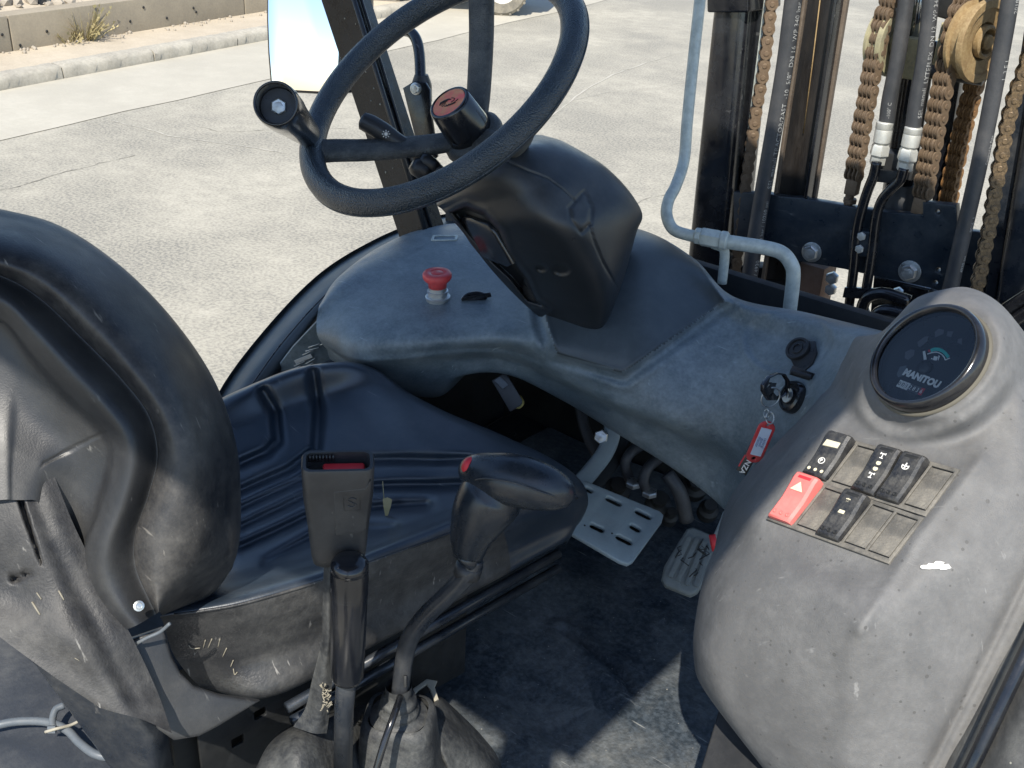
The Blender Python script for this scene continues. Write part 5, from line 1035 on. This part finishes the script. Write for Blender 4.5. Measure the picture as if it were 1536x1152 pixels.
# ================================================================== MAST
MY = 1.85
def mp(x, y, oy=0.): return PA(x, y, 1, MY+oy)
mast = empty('mast', (-.72, MY, 1.0), parent=FL)
def extend(a, b, k0, k1): return a+(b-a)*k0, a+(b-a)*k1
def vbar(name, top, bot, depth, m, oy=0., bev=.004, k0=-.25, k1=1.9, parent=mast, angle=30):
    "upright section: top and bottom pairs of pixel x on rows y, giving left and right edges; depth along y"
    (xl0, xr0, y0), (xl1, xr1, y1) = top, bot
    a0, a1 = mp(xl0, y0, oy), mp(xl1, y1, oy); b0, b1 = mp(xr0, y0, oy), mp(xr1, y1, oy)
    a0, a1 = extend(a0, a1, k0, k1); b0, b1 = extend(b0, b1, k0, k1); dy = np.array([0, depth, 0])
    bm = bmesh.new(); vs = [bm.verts.new(Vector(p)) for p in (a0, b0, b0+dy, a0+dy, a1, b1, b1+dy, a1+dy)]
    for f in ((0, 1, 2, 3), (4, 5, 6, 7), (0, 1, 5, 4), (1, 2, 6, 5), (2, 3, 7, 6), (3, 0, 4, 7)): bm.faces.new([vs[i] for i in f])
    bmesh.ops.recalc_face_normals(bm, faces=bm.faces)
    bmesh.ops.bevel(bm, geom=bm.edges[:], offset=bev, segments=4, profile=.5, affect='EDGES')
    V = np.array([tuple(v_.co) for v_ in bm.verts]); F = [[v_.index for v_ in f.verts] for f in bm.faces]; bm.free()
    return mk(name, V, F, m, parent, angle=angle)
vbar('outer_column', (1066, 1118, 20), (1029, 1084, 380), .12, m_mast, -.02, .016, k1=1.8, angle=60)
vbar('column_cap', (1059, 1122, -60), (1060, 1122, 19), .13, m_mast, -.03, .004, k0=-1, k1=1.0)
vbar('column_web', (1121, 1143, 20), (1086, 1103, 380), .02, m_mast, .03, .002, k1=1.8)
vbar('column_guide', (1143, 1153, 20), (1098, 1105, 380), .02, m_galv, .02, .001, k1=1.0)
vbar('inner_rail_edge', (1203, 1208, 0), (1160, 1165, 290), .012, m_rustrail, .00, .002, k1=1.8)
vbar('inner_rail_web', (1207, 1252, 0), (1164, 1211, 290), .02, m_grease, .03, .002, k1=1.5)
vbar('inner_rail_shadow', (1250, 1255, 0), (1206, 1211, 290), .05, m_mast, -.01, .002, k1=1.5)
vbar('inner_rail_flange', (1255, 1271, 0), (1211, 1223, 296), .012, m_rustrail, .02, .002, k1=1.35)
vbar('carriage_bar', (1417, 1440, 120), (1398, 1411, 300), .03, m_mast, .10, .002, k0=-.9, k1=1.05)
vbar('right_column', (1536, 1640, 180), (1492, 1600, 440), .12, m_blue, .0, .016, k0=-1.2, k1=1.5, angle=60)
vbar('right_rail', (1516, 1536, 180), (1478, 1494, 440), .03, m_blue, .03, .002, k0=-1.2, k1=1.5)
# grease seam line on the rail web
part('grease_bead', tube([mp(1230, 0, .027), mp(1218, 100, .027), mp(1205, 200, .027)], .0012, 6), m_sheave, mast)
# cross plate
pl = GP((0, MY-.012, 0), (0, -1, 0))
ol = [(1100, 288), (1150, 290), (1166, 294), (1200, 297), (1288, 312), (1330, 318), (1384, 322), (1384, 303), (1434, 308), (1436, 345), (1412, 438), (1395, 432), (1305, 413), (1267, 404), (1199, 392), (1100, 376)]
hol = [circ(pl.at(x, y), (0, -1, 0), r, 14) for x, y, r in ((1407, 318, .004), (1407, 405, .004), (1403, 424, .004))]
V, F = slab([pl.at(*p) for p in ol], (0, -1, 0), .02, .002, holes=hol); cp_ = mk('cross_plate', V, F, m_plate, mast, angle=35)
V, F = slab([pl.at(x, y, -.06) for x, y in ((1440, 345), (1500, 352), (1510, 470), (1425, 460))], (0, -1, 0), .02, .002); mk('rear_cross_plate', V, F, m_plate, mast, angle=35)
for x, y, r, w in ((1218, 378, .0145, .019), (1365, 407, .0145, .020)): hexbolt(pl.at(x, y, .0005), (.05, -1, .02), r, .012, m_zinc, cp_, 'plate_bolt', washer=w)
V, F = slab([pl.at(x, y, .022) for x, y in ((1275, 345), (1316, 349), (1310, 387), (1272, 383))], (0, -1, 0), .022, .003); cl_ = mk('pipe_clamp', V, F, m_plate, cp_, angle=35)
for x, y in ((1293, 354), (1290, 373)): hexbolt(pl.at(x, y, .0225), (0, -1, 0), .0080, .006, m_zinc2, cl_, 'clamp_bolt')
# lower framework seen under the plate
V, F = box(pl.at(1220, 436, -.05), (.026, 0, 0), (0, .03, 0), (0, 0, .06), .002); mk('wear_block', V, F, m_block, mast, angle=35)
V, F = slab([pl.at(x, y, -.03) for x, y in ((1310, 414), (1395, 434), (1380, 520), (1300, 520))], (0, -1, 0), .05, .004); mk('lower_housing', V, F, m_mast, mast, angle=35)
V, F = slab([pl.at(x, y, -.05) for x, y in ((1110, 400), (1198, 405), (1192, 520), (1100, 500))], (0, -1, 0), .05, .004); mk('lower_housing', V, F, m_dark, mast, angle=35)
V, F = slab([pl.at(x, y, -.1) for x, y in ((1400, 440), (1480, 450), (1480, 560), (1400, 560))], (0, -1, 0), .05, .004); mk('lower_housing', V, F, m_mast, mast, angle=35)
for x, y, r in ((1348, 437, .010), (1250, 415, .012), (1248, 432, .011)): hexbolt(pl.at(x, y, -.01), (.1, -1, -.1), r, .014, m_zinc, mast, 'frame_bolt')
for pts in ([(1290, 500, -.04), (1292, 470, -.04), (1300, 448, -.04), (1325, 440, -.04), (1365, 452, -.04)], [(1310, 510, -.05), (1312, 480, -.05), (1325, 466, -.05), (1360, 472, -.05)]): mk('hydraulic_pipe', *tube(spl([mp(*p) for p in pts], 6), .011, 14), m_mast, mast)
for pts in ([(1468, 500, 0), (1500, 470, -.02), (1560, 430, -.04)], [(1480, 520, 0), (1515, 485, -.02), (1570, 450, -.04)]): mk('hydraulic_pipe', *tube(spl([mp(*p) for p in pts], 6), .012, 14), m_mast, mast)
# horizontal axle casting below
V, F = box((-.74, 1.66, .86), (.42, 0, 0), (0, .04, 0), (0, 0, .05), .012); mk('tilt_crossmember', V, F, m_mast, mast, angle=40)

# hoses
def hose(pts, r, m=m_hose, name='hydraulic_hose'):
    path = spl([mp(*p) for p in pts], 8); return part(name, tube(path, r, 20), m, mast), path
def rpx(px, y, w): return w/2*((mp(px, y)-CC)@VV)/FPX
hA, pA_ = hose([(1206, -120, -.02), (1190, 0, -.02), (1177, 100, -.02), (1160, 200, -.025), (1144, 290, -.03), (1131, 370, -.035), (1117, 470, -.04)], rpx(1160, 200, 25))
hB, pB_ = hose([(1372, -120, 0), (1359, 0, 0), (1346, 90, 0), (1334, 150, 0), (1329, 190, .0)], rpx(1340, 100, 23))
hC, pC_ = hose([(1404, -120, -.02), (1396, 0, -.02), (1386, 90, -.02), (1375, 150, -.02), (1369, 195, -.02)], rpx(1380, 100, 23))
hG, pG_ = hose([(1530, -120, -.04), (1515, 0, -.04), (1492, 130, -.04), (1468, 250, -.045), (1437, 384, -.05), (1415, 480, -.05)], rpx(1480, 200, 24))
tocam = -VV
def prints(h, path, r, items, size, side=0.0):
    L = 0
    for st, tx, sz in items: text_on_tube('print', tx, path[::-1], r, sz*.82, m_faint, h, st, tocam+RR*side)
Ltot = lambda p: np.linalg.norm(np.diff(p, axis=0), axis=1).sum()
def arc_at(path, py):
    "distance from the low end of the path to the place seen on row py"
    q = path[::-1]; X_, Y_, _ = pix(q); L = np.concatenate([[0], np.cumsum(np.linalg.norm(np.diff(q, axis=0), axis=1))]); return float(np.interp(-py, -Y_, L))
rA = rpx(1160, 200, 25)
prints(hA, pA_, rA, [(arc_at(pA_, 280), 'SEL manuli TRACTOR/2AST  -10  5/8"  DN 16  WP 340 bar / 4930 psi', .0155), (arc_at(pA_, 362), '70 bar / 10260 psi', .013), (arc_at(pA_, 440), '340 bar / 4930', .014)], .014, .5)
prints(hC, pC_, rpx(1380, 100, 23), [(arc_at(pC_, 176), 'SEL manuli  LYTEFLEX  DN 12  WP 345 bar', .0135)], .013, .35)
prints(hB, pB_, rpx(1340, 100, 23), [(arc_at(pB_, 176), '-100° C', .010)], .013, -.2)
prints(hG, pG_, rpx(1480, 200, 24), [(arc_at(pG_, 20), '2018', .012), (arc_at(pG_, 120), '1  3 E 1', .012), (arc_at(pG_, 245), 'Covered by Pats.', .008), (arc_at(pG_, 345), '9016  1', .010), (arc_at(pG_, 405), '4930 psi', .010)], .01, .5)
# ferrules, unions and black pipes
for (x0, y0, x1, y1, x2, y2), pipe in (((1328, 182, 1322, 216, 1315, 247), [(1315, 243), (1311, 262), (1302, 285), (1294, 310), (1286, 345), (1281, 400), (1272, 472)]), ((1371, 190, 1364, 222, 1356, 256), [(1356, 252), (1350, 270), (1335, 285), (1322, 302), (1314, 330), (1308, 380), (1300, 430), (1293, 472)])):
    o_ = -.022 if x0 > 1350 else -.002
    a, b, c = mp(x0, y0, o_), mp(x1, y1, o_), mp(x2, y2, o_); d1 = (b-a)/np.linalg.norm(b-a); l1 = np.linalg.norm(b-a); d2 = (c-b)/np.linalg.norm(c-b); l2 = np.linalg.norm(c-b)
    fe = part('hose_ferrule', lathe([(.0128, 0), (.0148, .002), (.0148, l1*.3), (.0141, l1*.34), (.0148, l1*.4), (.0148, l1*.9), (.0125, l1), (.0105, l1*1.02)], a, d1, 28), m_zinc2, mast, angle=30)
    V, F = join([lathe([(.0135, 0), (.0162, l2*.1), (.0170, l2*.5), (.0150, l2*.58)], b, d2, 6), lathe([(.0118, l2*.55), (.0140, l2*.62), (.0140, l2*.95), (.011, l2)], b, d2, 6)]); mk('union_nut', V, F, m_zinc2, fe, angle=30)
    mk('hydraulic_pipe', *tube(spl([mp(x, y, -.03) for x, y in pipe], 6), .0088, 16), m_mast, mast)
    e_ = mp(*pipe[-1], -.03); hexbolt(e_, (0, 0, 1), .013, .014, m_zinc2, mast, 'pipe_union')
V, F = box((mp(1306, 262, -.01)+mp(1346, 266, -.01))/2, (mp(1348, 266, -.01)-mp(1304, 262, -.01))/2, (0, .004, 0), (0, 0, .011), .001); mk('pipe_bridge', V, F, m_shell, mast, angle=35)
V, F = box((mp(1268, 438, -.035)+mp(1306, 440, -.035))/2, (mp(1306, 440, -.035)-mp(1266, 437, -.035))/2, (0, .006, 0), (0, 0, .010), .001); mk('lower_pipe_clamp', V, F, m_mast, mast, angle=35)
# centre cylinder
a, b = mp(1382, 60, .07), mp(1343, 310, .07); V, F = tube([a, a+(b-a)*.25, a+(b-a)*.7, b], .027, 36); cyl = part('lift_cylinder', (V, F), m_mast, mast)
a, b = mp(1390, -60, .07), mp(1372, 75, .07); mk('cylinder_rod', *tube([a, b], .014, 28), m_chrome, cyl)
V, F = slab([mp(x, y, .035) for x, y in ((1359, 56), (1389, 60), (1381, 122), (1352, 118))], (0, -1, 0), .05, .003); mk('crosshead_block', V, F, m_cream, cyl, angle=35)
V, F = slab([mp(x, y, .045) for x, y in ((1412, 34), (1425, 40), (1404, 120), (1392, 118))], (0, -1, 0), .04, .003); mk('crosshead_cheek', V, F, m_cream, cyl, angle=35)
V, F = slab([mp(x, y, .08) for x, y in ((1352, -40), (1440, -40), (1438, 22), (1420, 30), (1352, 10))], (0, -1, 0), .05, .004); mk('crosshead', V, F, m_dark, cyl, angle=35)
V, F = join([box(mp(1355, 245, .04), (.03, 0, 0), (0, .03, 0), (0, 0, .02), .004), lathe([(.045, 0), (.04, .02), (.03, .06), (.028, .07)], mp(1345, 330, .07), (0, 0, 1), 28)]); mk('cylinder_foot', V, F, m_shell, cyl, angle=40)
# sheaves
def sheave(c, n, r, m=m_sheave):
    s_ = part('chain_sheave', lathe([(r*.30, -.008), (r*.44, -.008), (r*.46, .002), (r*.78, .004), (r*.80, .007), (r*.98, .007), (r, .004), (r, -.003), (r*.86, -.006), (r*.86, -.020), (r*.95, -.023), (r*.95, -.028), (r*.3, -.028)], c, n, 56), m, mast, angle=35)
    mk('hub', *lathe([(r*.28, 0), (r*.40, 0), (r*.40, .009), (r*.34, .012), (r*.30, .010), (r*.30, .0), (.0, .0)], c, n, 36), m, s_, angle=35)
    V, F = lathe([(.012, 0), (.012, .010), (.009, .013), (.0, .013)], np.array(c)+np.array(n)*.001, n, 20); mk('axle', V, F, m, s_, angle=35); return s_
sheave(mp(1474, 62, .03), np.array([.96, -.28, 0.04]), .066)
sheave(mp(1345, 62, .05), np.array([.98, -.20, 0.02]), .060, m_cream)
V, F = tube([mp(1330, 96, .05), mp(1475, 118, .05)], .012, 16); part('sheave_axle', (V, F), m_shell, mast)
# chains
def fig8(p, r, wst):
    o = []
    for a in np.linspace(-110, 110, 9): o.append((p/2+r*math.cos(math.radians(a)), r*math.sin(math.radians(a))))
    o.append((0, wst))
    for a in np.linspace(70, 290, 9): o.append((-p/2+r*math.cos(math.radians(a)), r*math.sin(math.radians(a))))
    o.append((0, -wst)); return o
def link_mesh(name, p, r, plates, th, pinw, pinr, m, end=0):
    ol = fig8(p, r, r*.72); parts = []; n = len(ol)
    for w in plates:
        V = [(x, y, w-th/2) for x, y in ol]+[(x, y, w+th/2) for x, y in ol]; F = [[i, (i+1) % n, n+(i+1) % n, n+i] for i in range(n)]+[list(range(n))[::-1], [n+i for i in range(n)]]; parts.append((np.array(V), F))
    if pinw:
        for s in (-1, 1): parts.append(lathe([(pinr*.8, -pinw/2-.0006), (pinr, -pinw/2), (pinr, pinw/2), (pinr*.8, pinw/2+.0006)], (s*p/2, 0, 0), (0, 0, 1), 10))
    V, F = join(parts); me = bpy.data.meshes.new(name); me.from_pydata(V.tolist(), [], F); me.materials.append(m); me.shade_smooth(); me.set_sharp_from_angle(angle=math.radians(32)); return me
def chain(path, pitch, pin, r, m, layout='side', width=.012, mats=None):
    path = np.asarray(path); seg = np.linalg.norm(np.diff(path, axis=0), axis=1); L = np.concatenate([[0], np.cumsum(seg)]); nl = int(L[-1]/pitch)
    ch = empty('lift_chain', path[len(path)//2], parent=mast); del WLOC[ch.name]; bpy.data.objects.remove(ch)
    c0 = path[len(path)//2]; ch = empty('lift_chain', c0, parent=FL)
    if layout == 'side': cfg = [([-.0022-width/2, width/2+.0022], .0034, width+.009), ([-width/2+.0022, width/2-.0022], .0034, 0)]
    else: w = width/2; cfg = [([-w, -w*.36, w*.36, w], width*.085, width+.004), ([-w*.68, 0, w*.68], width*.16, 0)]
    ms = [link_mesh('chain_link', pitch, r, c[0], c[1], c[2], r*.45, m) for c in cfg]
    for k in range(nl):
        s = (k+.5)*pitch; q = np.array([np.interp(s, L, path[:, i]) for i in range(3)]); a = np.array([np.interp(s-pitch/2, L, path[:, i]) for i in range(3)]); b = np.array([np.interp(s+pitch/2, L, path[:, i]) for i in range(3)])
        T = (b-a)/np.linalg.norm(b-a); wv = np.array(pin, float); wv = wv-T*(wv@T); wv /= np.linalg.norm(wv); bb_ = np.cross(wv, T)
        o = bpy.data.objects.new('chain_link', ms[k % 2]); COL.objects.link(o); o.parent = ch
        Mx = Matrix.Identity(4)
        jt = np.array([random.uniform(-.0004, .0004) for _ in range(3)])
        for i in range(3): Mx[i][0] = T[i]; Mx[i][1] = bb_[i]; Mx[i][2] = wv[i]; Mx[i][3] = (q-c0+jt)[i]
        o.matrix_local = Mx
    return ch
def cpath(pts, n=8): return spl([mp(*p) for p in pts], n)
PT = .0212
chain(cpath([(1169, -90, .0), (1158, 0, .0), (1146, 100, .0), (1134, 170, .0), (1118, 280, -.0), (1107, 370, .0), (1099, 450, .0)]), PT, (.55, -.8, .1), .0108, m_chain, 'side', .012)
chain(cpath([(1568, 0, -.02), (1538, 100, -.02), (1520, 150, -.02), (1506, 210, -.02), (1492, 290, -.02), (1478, 370, -.02), (1462, 450, -.02)]), PT*1.02, (.45, -.88, .1), .0112, m_chain3, 'side', .014)
ew = np.array([.93, -.30, .12])
chain(cpath([(1350, -60, .02), (1334, 0, .015), (1322, 40, .01), (1311, 90, .005), (1300, 150, 0), (1291, 200, 0), (1280, 270, 0)]), PT, ew, .0108, m_chain, 'front', .026)
chain(cpath([(1476, -30, .06), (1452, -3, .04), (1438, 22, .02), (1427, 67, .01), (1418, 110, .005), (1410, 150, 0), (1394, 235, 0), (1383, 300, 0)]), PT, ew, .0112, m_chain, 'front', .028)
chain(cpath([(1466, 112, .09), (1455, 150, .09), (1440, 210, .09), (1428, 270, .09), (1418, 330, .09)]), PT, ew, .0108, m_chain2, 'front', .026)
chain(cpath([(1480, -14, .05), (1492, 10, .06), (1494, 50, .07), (1482, 90, .08), (1468, 112, .09)]), PT, ew, .0108, m_chain2, 'front', .024)
for x, y in ((1279, 280), (1380, 308)):
    a = mp(x, y); V, F = join([box(a, (.011, 0, 0), (0, .010, 0), (0, 0, .014), .002), lathe([(.008, 0), (.008, .05)], a-np.array([0.002, 0, .055]), (0, 0, 1), 16), lathe([(.0125, 0), (.0125, .008)], a-np.array([0, 0, .03]), (0, 0, 1), 6)]); part('chain_anchor', (V, F), m_chain, mast, angle=35)
# galvanised pipe in front of the mast
V, F = tube(spl([P(1056, -60, 1.50), P(1050, 0, 1.50), P(1040, 90, 1.505), P(1031, 180, 1.51), (P(1026, 240, 1.515)), P(1014, 278, 1.50), P(1003, 300, 1.49), P(1000, 322, 1.485), P(1009, 343, 1.48), P(1030, 352, 1.475), P(1060, 357, 1.47)], 7), .0082, 18); gpipe = part('galvanised_pipe', (V, F), m_galv)
V, F = tube(spl([P(1060, 357, 1.47), P(1100, 364, 1.46), P(1145, 371, 1.455), P(1172, 379, 1.45), P(1186, 395, 1.45), P(1190, 415, 1.455), P(1184, 470, 1.48)], 7), .0098, 18); mk('pipe_bend', V, F, m_galv, gpipe)
a, b = P(1042, 353, 1.472), P(1092, 362, 1.458); T = (b-a); L_ = np.linalg.norm(T); V, F = join([lathe([(.0095, 0), (.0118, .002), (.0118, L_*.18), (.0105, L_*.2)], a, T, 8), lathe([(.0125, L_*.2), (.0132, L_*.24), (.0132, L_*.72), (.012, L_*.76)], a, T, 6), lathe([(.0118, L_*.76), (.013, L_*.8), (.013, L_*.95), (.0105, L_)], a, T, 24)]); mk('pipe_coupling', V, F, m_galv, gpipe, angle=30)
V, F = tube(spl([P(1070, 366, 1.475), P(1084, 372, 1.48), P(1087, 385, 1.485), P(1083, 425, 1.5)], 6), .0068, 16); mk('stay_rod', V, F, m_galv, gpipe)
print('objects', len(bpy.data.objects))
